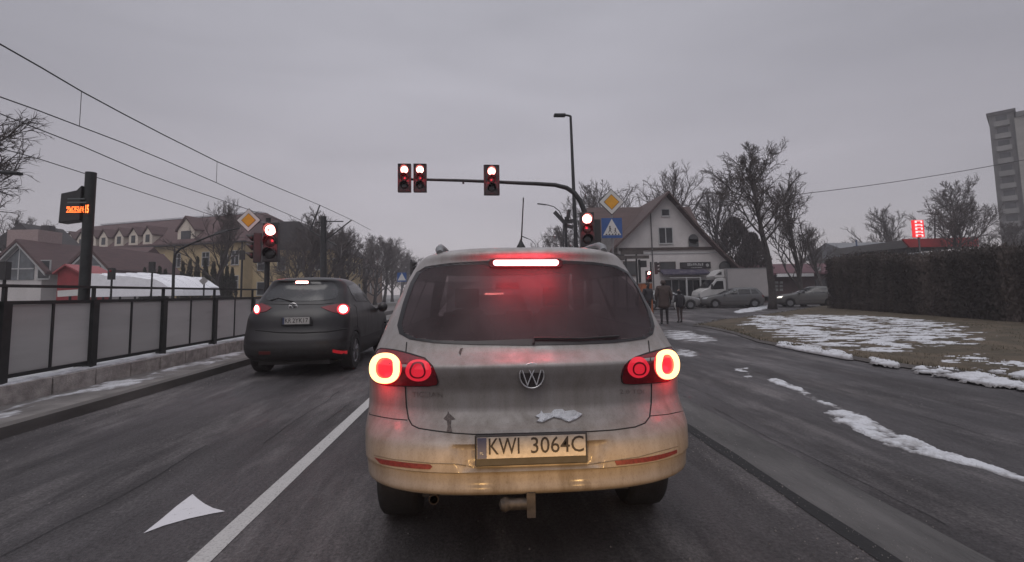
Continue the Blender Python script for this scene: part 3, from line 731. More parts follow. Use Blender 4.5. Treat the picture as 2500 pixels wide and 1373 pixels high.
# wiper
P = pxpath(VB, [(1303, 838), (1304, 826), (1340, 826), (1420, 827), (1512, 821)], .02, 3); MB().tube(P, .006, 6).build('rear_wiper', MATS['black_plastic'], vw)
# badge
bc = VB.P(*hitx(VB, 1298, 917)); bn = Vector((0, -1, .0)); rr = .060
em = MB().lathe([(.001, .006), (rr, .006), (rr, -.01)], bc, bn, 40).build('badge', mat('badge_black', (.02, .014, .014), .8), vw)
q = MB(); n = 40; q.tube([bc+Vector((math.cos(2*math.pi*k/n)*rr, -.008, math.sin(2*math.pi*k/n)*rr)) for k in range(n+1)], .0042, 8, cap=False)
for a, b in (((-.40, .86), (-.02, .06)), ((.40, .86), (.02, .06)), ((-.80, .50), (-.38, -.80)), ((-.38, -.80), (0, .10)), ((0, .10), (.38, -.80)), ((.38, -.80), (.80, .50))):
    p0 = bc+Vector((a[0]*rr, -.009, a[1]*rr)); p1 = bc+Vector((b[0]*rr, -.009, b[1]*rr)); q.tube([p0, p1], .0038, 6)
q.build('badge_emblem', MATS['chrome'], em, smooth=50)
# lettering on the tailgate
def text_on(B, txt, x0, x1, y, hpx, m, name, parent, off=.004):
    h0 = hitx(B, x0, y); h1 = hitx(B, x1, y); hh = abs(hitx(B, (x0+x1)/2, y-hpx/2)[2]-hitx(B, (x0+x1)/2, y+hpx/2)[2])
    vs, fs = text_mesh(txt); a = min(v[0] for v in vs); b = max(v[0] for v in vs); c = min(v[1] for v in vs); d = max(v[1] for v in vs); V = []
    for vx, vy in vs:
        t = (vx-a)/(b-a); x = h0[0]+(h1[0]-h0[0])*t; z = h0[2]+(h1[2]-h0[2])*t+((vy-c)/(d-c)-.5)*hh; p = B.frear(x, z); V.append(p+Vector((0, -off, 0)))
    return MB().add(V, fs).build(name, m, parent, fix=False)
mat('dull_chrome', (.20, .175, .16), .45, .5, var=.3, scale=50)
text_on(VB, 'TIGUAN', 1006, 1080, 963, 13, MATS['dull_chrome'], 'lettering', vw); text_on(VB, '2.0 TDI', 1513, 1572, 956, 10, MATS['dull_chrome'], 'lettering', vw)
# number plate
def plate(root, D, x0, x1, y0, y1, strip_px, groups, face, yth, ty0, ty1, bold=.0, holder=6):
    A = at(x0, (y0+y1)/2, D); Bp = at(x1, (y0+y1)/2, D); c = at((x0+x1)/2, (y0+y1)/2, D); hw = (Bp.x-A.x)/2; hh = (at(x0, y0, D).z-at(x0, y1, D).z)/2
    k = D/1200; h = MB(); h.box(c+Vector((0, .006, -holder*k*.6)), (hw*2+2*4*k, .014, hh*2+holder*k*1.8)); ho = h.build('plate_holder', MATS['black_plastic'], root); bv = ho.modifiers.new('b', 'BEVEL'); bv.width = .006; bv.segments = 2
    MB().box(c+Vector((0, -.004, 0)), (hw*2-.004, .004, hh*2-.004)).build('number_plate', face, ho)
    sw = strip_px*k; MB().box(Vector((A.x+.002+sw/2, c.y-.0068, c.z)), (sw, .002, hh*2-.006)).build('plate_strip', mat('plate_blue', (.05, .06, .12), .5), ho)
    tz = (at(x0, ty0, D).z+at(x0, ty1, D).z)/2; th = abs(at(x0, ty0, D).z-at(x0, ty1, D).z)
    for s, a, b in groups:
        t = MB(); xa, xb = at(a, ty0, D-.008).x, at(b, ty0, D-.008).x; text_flat(t, s, ((xa+xb)/2, c.y-.0072, c.z+(tz-c.z)), (1, 0, 0), (0, 0, 1), th, xb-xa, .0, bold)
        t.build('plate_characters', mat('plate_black', (.02, .015, .015), .6), ho, fix=False)
mat('plate_white', (.36, .33, .30), .5, var=.15, scale=30, bump=.1)
t = MB(); c = at(1176, 1108, VY-.013); text_flat(t, 'PL', c, (1, 0, 0), (0, 0, 1), .012, .016); t.build('plate_letters', mat('letter_white', (.4, .4, .38), .6), vw, fix=False)
plate(vw, VY+.0, 1164, 1431, 1063, 1117, 22, [('KWI', 1193, 1268), ('3064C', 1296, 1425)], MATS['plate_white'], 0, 1071, 1111, .004, 12)
# reflectors, hitch, exhaust, dirt marks
for P in ([(915, 1117), (960, 1125), (1050, 1134), (1056, 1140), (1050, 1146), (985, 1141), (930, 1132)], [(1500, 1125), (1560, 1119), (1652, 1098), (1652, 1106), (1600, 1124), (1505, 1136)]):
    patch(pxpoly(VB, P), VB.frear, (0, -1, 0), .003, .004, .03).build('bumper_reflector', MATS['reflector'], vw, smooth=30)
hc = at(1262, 1236, VY+.02); mb = MB().tube([hc+Vector((-.05, 0, .01)), hc+Vector((.05, 0, .01))], .026, 12); mb.lathe([(.001, -.03), (.026, -.02), (.034, 0), (.026, .022), (.001, .03)], hc+Vector((-.055, 0, .01)), (1, 0, 0), 16)
mb.bbox((hc.x+.045, hc.y-.025, hc.z-.045), (hc.x+.085, hc.y+.03, hc.z+.065)); mb.tube([hc+Vector((.065, .02, .01)), hc+Vector((.065, .4, .0))], .022, 8); mb.build('tow_hitch', mat('hitch_metal', (.05, .043, .040), .6, .3, var=.4, scale=40), vw, smooth=40)
ec = at(1060, 1216, VY+.24); MB().lathe([(.026, -.02), (.026, .3), (.02, .3), (.02, -.02)], ec, (0, 1, 0), 16).build('exhaust', mat('exhaust', (.035, .028, .028), .6, .5), vw, smooth=40)
mb = MB(); mb.bbox((VX-.60, VY+.60, .24), (VX+.60, VY+4.0, .46)); mb.build('underbody', MATS['black_plastic'], vw)
for px in ([(1083, 1023), (1092, 1012), (1094, 1004), (1098, 1011), (1112, 1024), (1102, 1026), (1101, 1040), (1104, 1056), (1090, 1057), (1093, 1042), (1091, 1028)], [(1120, 862), (1124, 852), (1130, 850), (1127, 858), (1124, 868)]):
    patch(pxpoly(VB, px), VB.frear, (0, -1, 0), .0025, .003, .02).build('scuff_mark', mat('scuff', (.085, .07, .064), .8, var=.5, scale=120), vw)
sp = [(1307, 1018), (1318, 1012), (1321, 1004), (1326, 1012), (1345, 1011), (1352, 1002), (1372, 1000), (1379, 1006), (1400, 1003), (1421, 1014), (1408, 1024), (1388, 1033), (1370, 1024), (1352, 1020), (1338, 1026), (1325, 1033), (1310, 1031), (1318, 1023)]
o = patch(pxpoly(VB, sp), VB.frear, (0, -1, 0), .012, .014, .015).build('snow_lump', MATS['snow'], None, smooth=True); tag(o, 'small white snow remnant stuck on the tailgate above the number plate', 'snow', None, 'stuff')
# roof rails, aerial
for sg in (-1, 1):
    zz = [(.56, 1.640), (.62, 1.665), (.72, 1.688), (.95, 1.700), (1.6, 1.705), (2.1, 1.695), (2.3, 1.655)]
    MB().tube([VB.P(sg*(.50 if y > .6 else .49), y, z) for y, z in zz], [.02, .024, .022, .018, .018, .018, .015], 10).build('roof_rail', MATS['galvanised'], vw, smooth=50)
ab = at(1272, 606, VY+.62); at_ = at(1278, 483, VY+.62)
MB().lathe([(.032, -.02), (.026, .01), (.014, .03), (.006, .05), (.001, .06)], ab, (0, 0, 1), 14).tube([ab, at_], [.005, .003], 8).tube([ab.lerp(at_, .55), at_], .0038, 8).build('aerial', MATS['black_plastic'], vw, smooth=50)
# low-beam headlamps of the car that carries the camera (its own lamps, just below the frame): warm, cut off above bumper height
def headlamp(x):
    ld = bpy.data.lights.new('low_beam', 'SPOT'); ld.energy = 105; ld.color = (1, .57, .19); ld.spot_size = R(96); ld.spot_blend = 1.0; ld.shadow_soft_size = .05; ld.use_nodes = True
    t = ld.node_tree; l = t.links.new; em = t.nodes['Emission']; g = N(t, 'ShaderNodeNewGeometry'); ng = N(t, 'ShaderNodeVectorMath', operation='SCALE'); ng.inputs['Scale'].default_value = -1; l(g.outputs['Incoming'], ng.inputs[0]); sx = N(t, 'ShaderNodeSeparateXYZ'); l(ng.outputs[0], sx.inputs[0])
    r = N(t, 'ShaderNodeMapRange'); r.interpolation_type = 'SMOOTHSTEP'; r.inputs[1].default_value = -.045; r.inputs[2].default_value = .02; r.inputs[3].default_value = 0; r.inputs[4].default_value = 1; l(sx.outputs[2], r.inputs[0])
    r2 = N(t, 'ShaderNodeMapRange'); r2.inputs[1].default_value = .01; r2.inputs[2].default_value = .17; r2.inputs[3].default_value = 1; r2.inputs[4].default_value = .12; l(sx.outputs[2], r2.inputs[0])
    mu = N(t, 'ShaderNodeMath', operation='MULTIPLY'); l(r.outputs[0], mu.inputs[0]); l(r2.outputs[0], mu.inputs[1]); l(mu.outputs[0], em.inputs[1])
    o = bpy.data.objects.new('low_beam', ld); COL.objects.link(o); o.location = (x, .55, .66); o.rotation_euler = (R(88), 0, 0)
headlamp(-.28); headlamp(.86)

# ---- dark car in the left lane
MX, MY = -3.40, 8.75
mz_rows = [(.22, .80, .45, 4.2), (.30, .85, .15, 4.4), (.40, .885, .03, 4.5), (.52, .90, .0, 4.53), (.62, .905, .01, 4.55), (.70, .91, .04, 4.52), (.85, .912, .10, 4.46), (.98, .908, .13, 4.25), (1.06, .897, .16, 3.7), (1.13, .878, .20, 3.3),
           (1.26, .835, .31, 3.0), (1.44, .785, .46, 2.7), (1.57, .74, .57, 2.4), (1.65, .70, .60, 2.2), (1.70, .64, .58, 2.05), (1.735, .55, .66, 1.9), (1.76, .39, .90, 1.7), (1.77, .12, 1.2, 1.45)]
BM = Body(mz_rows, ar=.42, nr=3.5, af=.7, nf=2.3, ox=MX, oy=MY)
mzp = paint('graphite_paint', (.008, .007, .008), metal=.0, rough=.30, dirt=(.030, .024, .024), base=.12, coat=.12, grime=.25)
mz = thing('dark_car', 'dark graphite car waiting in the left lane beside the glass fence', 'car', (MX, MY, 0))
mb = BM.mesh(nz=80, nq=22, ns=80)
for i, f in enumerate(mb.f):
    c = sum((Vector(mb.v[k]) for k in f), Vector())/len(f)
    y = c.y-MY
    if c.z < .56 or (abs(c.x-MX) > .8 and min(math.hypot(y-.95, c.z-.36), math.hypot(y-3.65, c.z-.36)) < .47): mb.m[i] = 1
cut(mb, lambda c: abs(c.x-MX) > .6 and min(math.hypot(c.y-MY-.95, c.z-.36), math.hypot(c.y-MY-3.65, c.z-.36)) < .385 and c.y-MY > .3)
mb.build('body', [mzp, MATS['black_plastic']], mz, smooth=50, fix=False)
mb = MB(); mb.bbox((MX-.62, MY+.3, .2), (MX+.62, MY+4.1, .9)); mb.build('underbody', MATS['black_plastic'], mz)
gm = [(652, 722), (663, 706), (690, 693), (740, 688), (790, 688), (814, 691), (822, 699), (826, 712), (825, 723), (818, 731), (782, 735), (700, 736), (660, 735), (648, 731)]
pl = chaikin(pxpoly(BM, gm), 1); patch(pl, BM.frear, (0, -1, 0), .006, .01, .06).build('rear_window', MATS['glass_dark'], mz, smooth=60)
for px, n_ in (([(849, 699), (864, 692), (876, 692), (886, 712), (896, 737), (869, 736), (858, 718)], 0), ([(880, 694), (890, 697), (903, 707), (916, 724), (926, 739), (905, 738), (893, 716)], 1)):
    pl = pxpoly(BM, px, True)
    for sg in (1, -1): patch(pl, BM.fside(sg), (sg, 0, 0), .006, .01, .1).build('side_window', MATS['glass_dark'], mz, smooth=60)
wl = [(-.68, 1.14), (.68, 1.14), (.56, 1.52), (-.56, 1.52)]; patch(wl, BM.ffront, (0, 1, 0), .004, .006, .1).build('windscreen', MATS['glass_dark'], mz, smooth=60)
for lens, core, r in (([(622, 744), (640, 741), (655, 747), (664, 752), (650, 761), (622, 766)], (628, 756), (5.5, 9)), ([(783, 751), (815, 744), (840, 741), (856, 744), (861, 753), (848, 768), (812, 763)], (837, 756), (10, 9.5))):
    lo_ = patch(pxpoly(BM, lens), BM.frear, (0, -1, 0), .008, .012, .03).build('tail_lamp', MATS['red_lens'], mz, smooth=60)
    disc(BM, core, (r[0]*1.5, r[1]*1.35), .011, MATS['lamp_dim'], 'lamp_glow', lo_, 16); disc(BM, core, r, .016, MATS['lamp_hot'], 'brake_lamp', lo_, 16)
bl = caps(BM, 738, 689.5, 19, 5, .012, .016, MATS['dark_red_lens'], 'high_brake_lamp', mz); caps(BM, 738, 689.3, 16, 3.6, .018, .01, MATS['lamp_hot'], 'lamp_strip', bl)
for a, b in (((812, 857), (852, 858)), ((632, 862), (660, 862))):
    patch(pxpoly(BM, [(a[0], a[1]-3.5), (b[0], b[1]-3.5), (b[0], b[1]+3.5), (a[0], a[1]+3.5)]), BM.frear, (0, -1, 0), .006, .008, .05).build('bumper_reflector', emis('lit_reflector', (1, .03, .05), .18, (.3, .02, .02)) if a[0] > 700 else MATS['reflector'], mz)  # one reflector glows by itself; the shine is put into its material
bc = BM.P(*hitx(BM, 716, 750)); rr = .075; em = MB().tube([bc+Vector((math.cos(2*math.pi*k/24)*rr, -.012, math.sin(2*math.pi*k/24)*rr*.92)) for k in range(25)], .008, 6, cap=False)
em.tube([bc+Vector((-.068, -.014, .02)), bc+Vector((-.03, -.014, .03)), bc+Vector((0, -.014, -.025)), bc+Vector((.03, -.014, .03)), bc+Vector((.068, -.014, .02))], .007, 6); em.build('badge', MATS['chrome'], mz, smooth=50)
plate(mz, MY-.02+.09, 690, 756, 775, 792, 4, [('KR', 696, 711), ('2YK17', 714, 752)], mat('plate_pale', (.40, .38, .36), .5), 0, 778, 789, .01, 2)
pipe(BM, [(624, 806), (680, 812), (740, 813), (800, 810), (846, 803)], .012, MATS['seam'], 'bumper_gap', mz, 0)
pipe(BM, [(640, 742), (700, 744), (780, 744), (815, 740)], .006, MATS['seam'], 'tailgate_crease', mz, 0)
pipe(BM, [(864, 745), (870, 752), (872, 770), (873, 800)], .004, MATS['seam'], 'door_gap', mz)
pipe(BM, [(660, 733), (680, 728), (715, 736)], .010, MATS['black_plastic'], 'rear_wiper', mz, .02)
MB().tube([BM.P(x*.05, 1.0+.0*x, 1.74+.05*x) for x in (0, 1)], [.03, .006], 8).build('aerial', MATS['black_plastic'], mz)
for sg in (-1, 1):
    for wy in (.95, 3.65): wheel(mz, (MX+sg*.80, MY+wy, .36), .36, .23, sg, MATS['alloy'])
    m1 = BM.P(sg*1.0, 2.95, 1.12); MB().lathe([(.001, -.08), (.09, -.06), (.115, 0), (.09, .05), (.001, .07)], m1, (0, 1, 0), 14).tube([m1, BM.P(sg*.86, 2.98, 1.08)], .03, 8).build('wing_mirror', mzp, mz, smooth=60)

# ---- other cars
def gen_car(name, label, kind, col, L, wheelr=.32, lamps=False, dirt=.3, headlit=False):
    tail = {'saloon': [(1.0, .83, .22), (1.06, .81, .62), (1.2, .735, .92), (1.32, .68, 1.15), (1.40, .60, 1.42), (1.44, .47, 1.62), (1.455, .2, 1.78)],
            'estate': [(1.0, .83, .12), (1.06, .81, .17), (1.2, .745, .30), (1.34, .69, .42), (1.42, .62, .52), (1.465, .50, .70), (1.485, .2, 1.0)],
            'hatch': [(1.0, .83, .16), (1.06, .81, .22), (1.2, .745, .40), (1.34, .69, .62), (1.43, .61, .80), (1.48, .48, 1.05), (1.495, .2, 1.3)]}[kind]
    fr2 = {'saloon': [3.3, 3.15, 2.80, 2.5, 2.25, 2.1, 1.95], 'estate': [3.35, 3.2, 2.85, 2.5, 2.3, 2.1, 1.8], 'hatch': [3.1, 2.98, 2.65, 2.32, 2.1, 1.95, 1.7]}[kind]
    k = L/4.6
    rows = [(.2, .78, .30, 4.3), (.28, .84, .10, 4.48), (.42, .875, .01, 4.56), (.58, .885, .0, 4.58), (.70, .885, .02, 4.54), (.80, .88, .04, 4.40), (.88, .865, .06, 4.1), (.94, .85, .10, 3.75)]+[(a, b, c, d) for (a, b, c), d in zip(tail, fr2)]
    rows = [(z, w2, a*k, b*k) for z, w2, a, b in rows]; B = Body(rows, .4, 2.8, .6, 2.4); B.k = k
    root = thing(name, label, 'car'); pm = paint(name+'_'+kind+'_paint_%d' % len(MATS), col, .35, .3, (.12, .11, .105), base=dirt, coat=.4)
    mb = B.mesh(nz=50, nq=14, ns=60); ax = (.85*k, 3.62*k)
    cut(mb, lambda c: abs(c.x) > .6 and min(math.hypot(c.y-ax[0], c.z-wheelr), math.hypot(c.y-ax[1], c.z-wheelr)) < wheelr+.045)
    mb.build('body', pm, root, smooth=50, fix=False)
    MB().bbox((-.60, .35, .17), (.60, L-.4, .75)).build('underbody', MATS['black_plastic'], root)
    q0 = pch([(r2[0], r2[2]) for r2 in rows], 1.05, 1); top = 1.33
    f0 = lambda z: pch([(r2[0], r2[3]) for r2 in rows], z, 1)-.22; r0 = lambda z: pch([(r2[0], r2[2]) for r2 in rows], z, 1)+.25
    polys = [[(2.0*k, .98), (f0(1.0), .98), (f0(1.15), 1.15), (f0(top)-.02, top), (2.0*k, top+.02)]]
    if kind == 'estate': polys += [[(1.1*k, .99), (1.92*k, .98), (1.92*k, top+.02), (1.1*k, top+.01)], [(r0(1.02)+.1, 1.02), (1.02*k, 1.0), (1.02*k, top), (r0(top)+.05, top-.02)]]
    else: polys += [[(r0(1.1)+.02, 1.04), (1.15*k, .99), (1.92*k, .98), (1.92*k, top+.02), (r0(top)+.08, top)]]
    for pl in polys:
        for sg in (-1, 1): patch(pl, B.fside(sg), (sg, 0, 0), .006, .01, .12).build('side_window', MATS['glass_dark'], root, smooth=60)
    patch([(-.66, 1.0), (.66, 1.0), (.52, 1.38), (-.52, 1.38)], B.ffront, (0, 1, 0), .006, .01, .1).build('windscreen', MATS['glass_dark'], root, smooth=60)
    patch([(-.60, 1.05), (.60, 1.05), (.50, 1.36), (-.50, 1.36)], B.frear, (0, -1, 0), .006, .01, .1).build('rear_window', MATS['glass_dark'], root, smooth=60)
    for sg in (-1, 1):
        for a in ax: wheel(root, (sg*.76, a, wheelr), wheelr, .21, sg, MATS['alloy'], 18)
        patch([(sg*.50, .66), (sg*.80, .68), (sg*.78, .80), (sg*.52, .77)], B.ffront, (0, 1, 0), .008, .012, .04).build('headlamp', mat('lamp_glass', (.45, .46, .47), .15, var=.15) if not headlit else emis('lit_headlamp', (1, .93, .8), 1.2, (.6, .6, .6)), root, smooth=60)
        to = patch([(sg*.55, .74), (sg*.82, .74), (sg*.80, .90), (sg*.56, .88)], B.frear, (0, -1, 0), .008, .012, .04).build('tail_lamp', MATS['lamp_dim'] if lamps else MATS['red_lens'], root, smooth=60)
        m1 = Vector((sg*.96, 2.95*k, 1.0)); MB().lathe([(.001, -.07), (.075, -.05), (.095, 0), (.07, .05), (.001, .06)], m1, (0, 1, 0), 10).tube([m1, (sg*.8, 2.97*k, .97)], .03, 6).build('wing_mirror', pm, root, smooth=60)
        for yy in (1.96*k, 3.0*k, 1.08*k): MB().tube([B.P(sg*(B.side(yy, z)+.001), yy, z) for z in [.32+.065*i for i in range(10)]], .004, 4).build('door_gap', MATS['seam'], root)
        for yy in (2.12*k, 1.25*k): MB().box((sg*(B.side(yy, .86)+.014), yy, .86), (.02, .17, .025)).build('door_handle', pm, root)
        MB().tube([B.P(sg*(B.side(y, .50)+.002), y, .50) for y in [1.3*k+.1*i for i in range(int(18*k))]], .018, 5).build('side_trim', MATS['black_plastic'], root)
    if lamps:
        bl = patch([(-.17, 1.365), (.17, 1.365), (.17, 1.39), (-.17, 1.39)], B.frear, (0, -1, 0), .014, .01, .05).build('high_brake_lamp', MATS['lamp_hot'], root)
    patch([(-.26, .52), (.26, .52), (.26, .63), (-.26, .63)], B.frear, (0, -1, 0), .01, .01, .06).build('number_plate', MATS['plate_white'], root)
    patch([(-.26, .36), (.26, .36), (.26, .47), (-.26, .47)], B.ffront, (0, 1, 0), .01, .01, .06).build('number_plate', MATS['plate_white'], root)
    patch([(-.45, .54), (.45, .54), (.40, .66), (-.40, .66)], B.ffront, (0, 1, 0), .006, .01, .06).build('grille', MATS['black_plastic'], root)
    return root
c1 = gen_car('silver_car', 'silver saloon car parked behind the pedestrians with its nose towards the wagon', 'saloon', (.34, .35, .355), 4.6, .33)
p = gp(1747, 757); place(c1, p.x-4.6, 35.2, 0, -90)
c2 = gen_car('grey_car', 'slate grey estate car parked in front of the white box truck', 'estate', (.10, .108, .115), 4.5, .32)
p = gp(1746, 757); place(c2, p.x+5.1, 35.6, 0, 76)
c3 = gen_car('dark_hatchback', 'dark green grey hatchback parked between the tree trunk and the hedge', 'hatch', (.055, .062, .062), 4.2, .31, headlit=True)
p = gp(1890, 750); place(c3, p.x+4.0, 34.2, 0, 70)
c4 = gen_car('pale_car', 'pale car with a lit high brake lamp, seen through the beige car', 'hatch', (.40, .40, .41), 4.1, .31, lamps=True)
place(c4, .16, 8.4, 0, 0)
# ------------------------------------------------------------------ trees
def bare_tree(seed, H=10., fork=.25, r0=.16, limbs=12, spread=.9, up=.25, droop=0., kids_=(5, 5, 4), twigr=.010, lean=0., narrow=1.):
    rnd = random.Random(seed); tr, cr = MB(), MB()
    def wander(p, d, ln, n, w, upk):
        pts = [p]
        for i in range(n):
            d = (d+Vector((rnd.gauss(0, w), rnd.gauss(0, w), rnd.gauss(0, w*.6)+upk/n))).normalized(); p = p+d*(ln/n); pts.append(p)
        return pts, d
    tp, _ = wander(Vector((0, 0, -.15)), Vector((lean, 0, 1)).normalized(), H*.86, 12, .07, .12)
    def rad(t): return r0*(1-t)**.8*.95+.018
    tr.tube(tp, [rad(i/12)*(1.35 if i == 0 else 1) for i in range(13)], 8)
    def along(pts, t):
        f = t*(len(pts)-1); i = min(int(f), len(pts)-2); return pts[i].lerp(pts[i+1], f-i), (pts[i+1]-pts[i]).normalized()
    def grow(pts, r, ln, lev):
        if lev >= len(kids_): return
        n = kids_[lev]
        for k in range(n):
            t = .22+.78*(k+rnd.random()*.8)/n; p, d = along(pts, min(.98, t)); a = rnd.random()*6.283; o = d.orthogonal().normalized(); o2 = d.cross(o)
            s = rnd.uniform(.55, 1.0)*spread; nd = (d+(o*math.cos(a)+o2*math.sin(a))*s+Vector((0, 0, .18-droop*lev))).normalized()
            l2 = ln*rnd.uniform(.38, .62)*(1.1-.4*t); r2 = max(twigr, r*.5); q, _ = wander(p, nd, l2, 4 if lev < 2 else 3, .16+.05*lev, .18*up-droop*.5)
            (tr if lev == 0 else cr).tube(q, [r2*(1-.6*i/(len(q)-1)) for i in range(len(q))], 5 if lev == 0 else 3, cap=False)
            grow(q, r2, l2, lev+1)
    for k in range(limbs):
        t = fork+(1-fork)*(k+.5*rnd.random())/limbs*.97; p, d = along(tp, t); a = k*2.4+rnd.random(); ln = H*(.50*(1-t)+.14)*rnd.uniform(.8, 1.15)*narrow
        nd = Vector((math.cos(a)*spread, math.sin(a)*spread, .35+up*1.2+.8*t)).normalized(); q, _ = wander(p, nd, ln, 7, .13, .25+up*.3)
        r = rad(t)*.5; tr.tube(q, [max(twigr, r*(1-.8*i/7)) for i in range(8)], 5, cap=False); grow(q, r, ln, 0)
    # leader
    grow([along(tp, .7)[0], tp[-1]], rad(.8), H*.3, 0)
    return tr, cr
def tree_proto(name, label, **k):
    tr, cr = bare_tree(**k); t = thing(name, label, 'tree'); tr.build('trunk', MATS['bark'], t, smooth=True, fix=False); cr.build('crown', MATS['twig'], t, fix=False); return t
def conifer(seed, H, rb, mname, n=2600, leaf=.10, trunk=True, round_=1.0):
    rnd = random.Random(seed); mb = MB()
    for k in range(n):
        t = rnd.random()**1.25; z = .05+t*H*.97; R2 = rb*(1-t)**(.75 if H < 5 else .42)*(.82+.3*fbm(math.cos(k)*.3, z*1.3, 1.2, 2, seed))*min(1, .35+t*6); a = rnd.random()*6.283; r = R2*math.sqrt(rnd.uniform(.35, 1))
        a2 = a+.5*noise.noise(Vector((a*1.5, z, seed))); p = Vector((math.cos(a2)*r, math.sin(a2)*r, z)); s = leaf*rnd.uniform(.6, 1.5)
        u = Vector((rnd.gauss(0, 1), rnd.gauss(0, 1), rnd.gauss(0, .6))).normalized(); v = Vector((math.cos(a)*.4, math.sin(a)*.4, 1.)).normalized()
        mb.add([p-u*s*.4, p+v*s*1.3, p+u*s*.4, p-v*s*.4], [(0, 1, 2, 3)])
    return mb
mat('evergreen', (.048, .037, .035), .9, var=.5, scale=1.4); mat('thuja', (.035, .037, .025), .9, var=.5, scale=1.6); mat('hedge_leaf', (.046, .038, .034), .95, var=.5, scale=.7, col2=(.14, .113, .10), thr=(.42, .72), stretch=(1, 1, .22))
PR = {}
PR['lime'] = dict(seed=3, H=9.5, fork=.42, r0=.20, limbs=14, spread=.95, up=.2, kids_=(8, 8, 6), twigr=.010, droop=.10)
PR['broad'] = dict(seed=11, H=10, fork=.22, r0=.22, limbs=16, spread=.8, up=.55, kids_=(6, 6, 5), twigr=.012)
PR['fine'] = dict(seed=21, H=9, fork=.15, r0=.17, limbs=18, spread=.75, up=.7, kids_=(6, 6, 5), twigr=.010, narrow=.8)
PR['bushy'] = dict(seed=31, H=8, fork=.10, r0=.14, limbs=20, spread=1.0, up=.3, kids_=(6, 6, 5), twigr=.012)
PRN = {}
USED = {}
def put_tree(kind, X, Y, D, topY, label, name='bare_tree', group=None, rz=None, sx=1.):
    """trunk base under pixel column X at depth D, top at pixel row topY"""
    p = at(X, 700, D); h = at(X, topY, D).z
    if kind not in PRN: PRN[kind] = tree_proto(name, label, **PR[kind]); o = PRN[kind]
    else: o = copy_tree(PRN[kind])
    o.name = name; me = next(c for c in o.children if c.name.startswith('crown')); zt = max(v.co.z for v in me.data.vertices) if kind not in USED else USED[kind]; USED[kind] = zt
    s = h/zt; o.location = (p.x, p.y, 0); o.rotation_euler = (0, 0, R(rz if rz is not None else random.uniform(0, 360))); o.scale = (s*sx, s*sx, s); o['label'] = label; o['category'] = 'tree'
    if group: o['group'] = group
    return o
random.seed(77)
# right side
put_tree('lime', 1882, 745, 32, 345, 'tall bare lime tree with a thick dark trunk between the truck and the dark hatchback', rz=200)
put_tree('fine', 1960, 745, 36, 440, 'bare upright tree right behind the tall lime tree', rz=80)
put_tree('broad', 2008, 745, 44, 540, 'lower bare tree at the end of the hedge', rz=10)
put_tree('broad', 1650, 745, 58, 400, 'wide bare tree rising behind the gable roof', rz=120)
put_tree('fine', 1745, 745, 60, 430, 'bare tree showing over the right roof slope of the gabled house', rz=200, sx=1.25)
put_tree('bushy', 1468, 745, 62, 432, 'bare tree behind the left roof ridge next to the diamond sign', rz=60)
put_tree('bushy', 1350, 745, 60, 548, 'small bare bush-like tree behind the traffic signal cluster', rz=20)
put_tree('fine', 2200, 745, 62, 495, 'pale bare tree behind the red lit station sign', rz=35, sx=1.2)
put_tree('bushy', 2100, 745, 70, 585, 'small bare tree between the red roof and the grey roof', rz=70)
put_tree('lime', 2385, 745, 48, 428, 'pollarded bare tree in front of the apartment tower', rz=150, sx=.85)
put_tree('bushy', 2330, 745, 44, 500, 'low spreading bare tree left of the pollarded tree', rz=220, sx=1.2)
put_tree('bushy', 2440, 745, 52, 540, 'low bare tree at the foot of the apartment tower', rz=300)
# left side
put_tree('broad', 52, 745, 52, 512, 'bare tree rising behind the low house with the glass gable', rz=15, sx=1.2)
put_tree('lime', -240, 745, 13, 180, 'dark bare tree at the edge of the frame with branches reaching in', rz=70)
put_tree('broad', 522, 745, 40, 474, 'large bare tree growing in front of the yellow building', rz=250, sx=.95)
put_tree('fine', 745, 745, 45, 500, 'bare tree just left of the overhead line mast', rz=330, sx=1.35)
put_tree('bushy', 712, 745, 52, 560, 'low bare tree behind the left traffic signal', rz=40)
row = [(815, 55, 545, 'fine'), (845, 62, 556, 'broad'), (868, 70, 556, 'fine'), (893, 80, 565, 'broad'), (915, 75, 572, 'bushy'), (938, 95, 582, 'broad'), (958, 105, 594, 'fine'), (978, 120, 606, 'broad'), (992, 140, 622, 'bushy'), (775, 60, 560, 'bushy'), (1004, 150, 636, 'broad')]
for i, (X, D, ty, k) in enumerate(row):
    put_tree(k, X, 745, D, ty, ['street tree row, first bare crown right of the overhead line mast', 'second bare tree of the street row', 'third bare tree of the street row', 'fourth bare tree of the street row', 'bushy bare tree in the middle of the street row', 'sixth bare tree of the street row', 'seventh bare tree of the street row, above the small blue crossing sign', 'eighth bare tree of the street row', 'small bare tree near the end of the street row', 'bushy bare tree behind the overhead line mast', 'farthest bare tree of the street row beside the beige car roof'][i], group='bare trees along the street beyond the junction', sx=1.25)
# evergreens
def evergreen(name, label, X, D, topY, rb, seed, m='thuja', group=None, n=2200, leaf=.13):
    p = at(X, 700, D); h = at(X, topY, D).z; t = thing(name, label, 'tree', (p.x, p.y, 0), group)
    mb = conifer(seed, h, rb, m, n, leaf); mb.v = [(v[0]+p.x, v[1]+p.y, v[2]) for v in mb.v]; mb.build('crown', MATS[m], t, fix=False)
    MB().tube([(p.x, p.y, -.1), (p.x, p.y, h*.8)], [.10, .03], 6).build('trunk', MATS['bark'], t); return t
evergreen('spruce_tree', 'dark conifer behind the right roof slope of the gabled house', 1800, 52, 530, 3.4, 4, 'evergreen', None, 9000, .20)
evergreen('spruce_tree', 'smaller dark conifer beside the trunk of the lime tree', 1840, 50, 568, 2.8, 5, 'evergreen', None, 7000, .20)
tl = [(352, 655), (372, 645), (388, 652), (402, 660), (445, 640), (462, 634), (480, 628), (500, 632), (520, 640), (540, 652), (553, 650), (566, 655)]
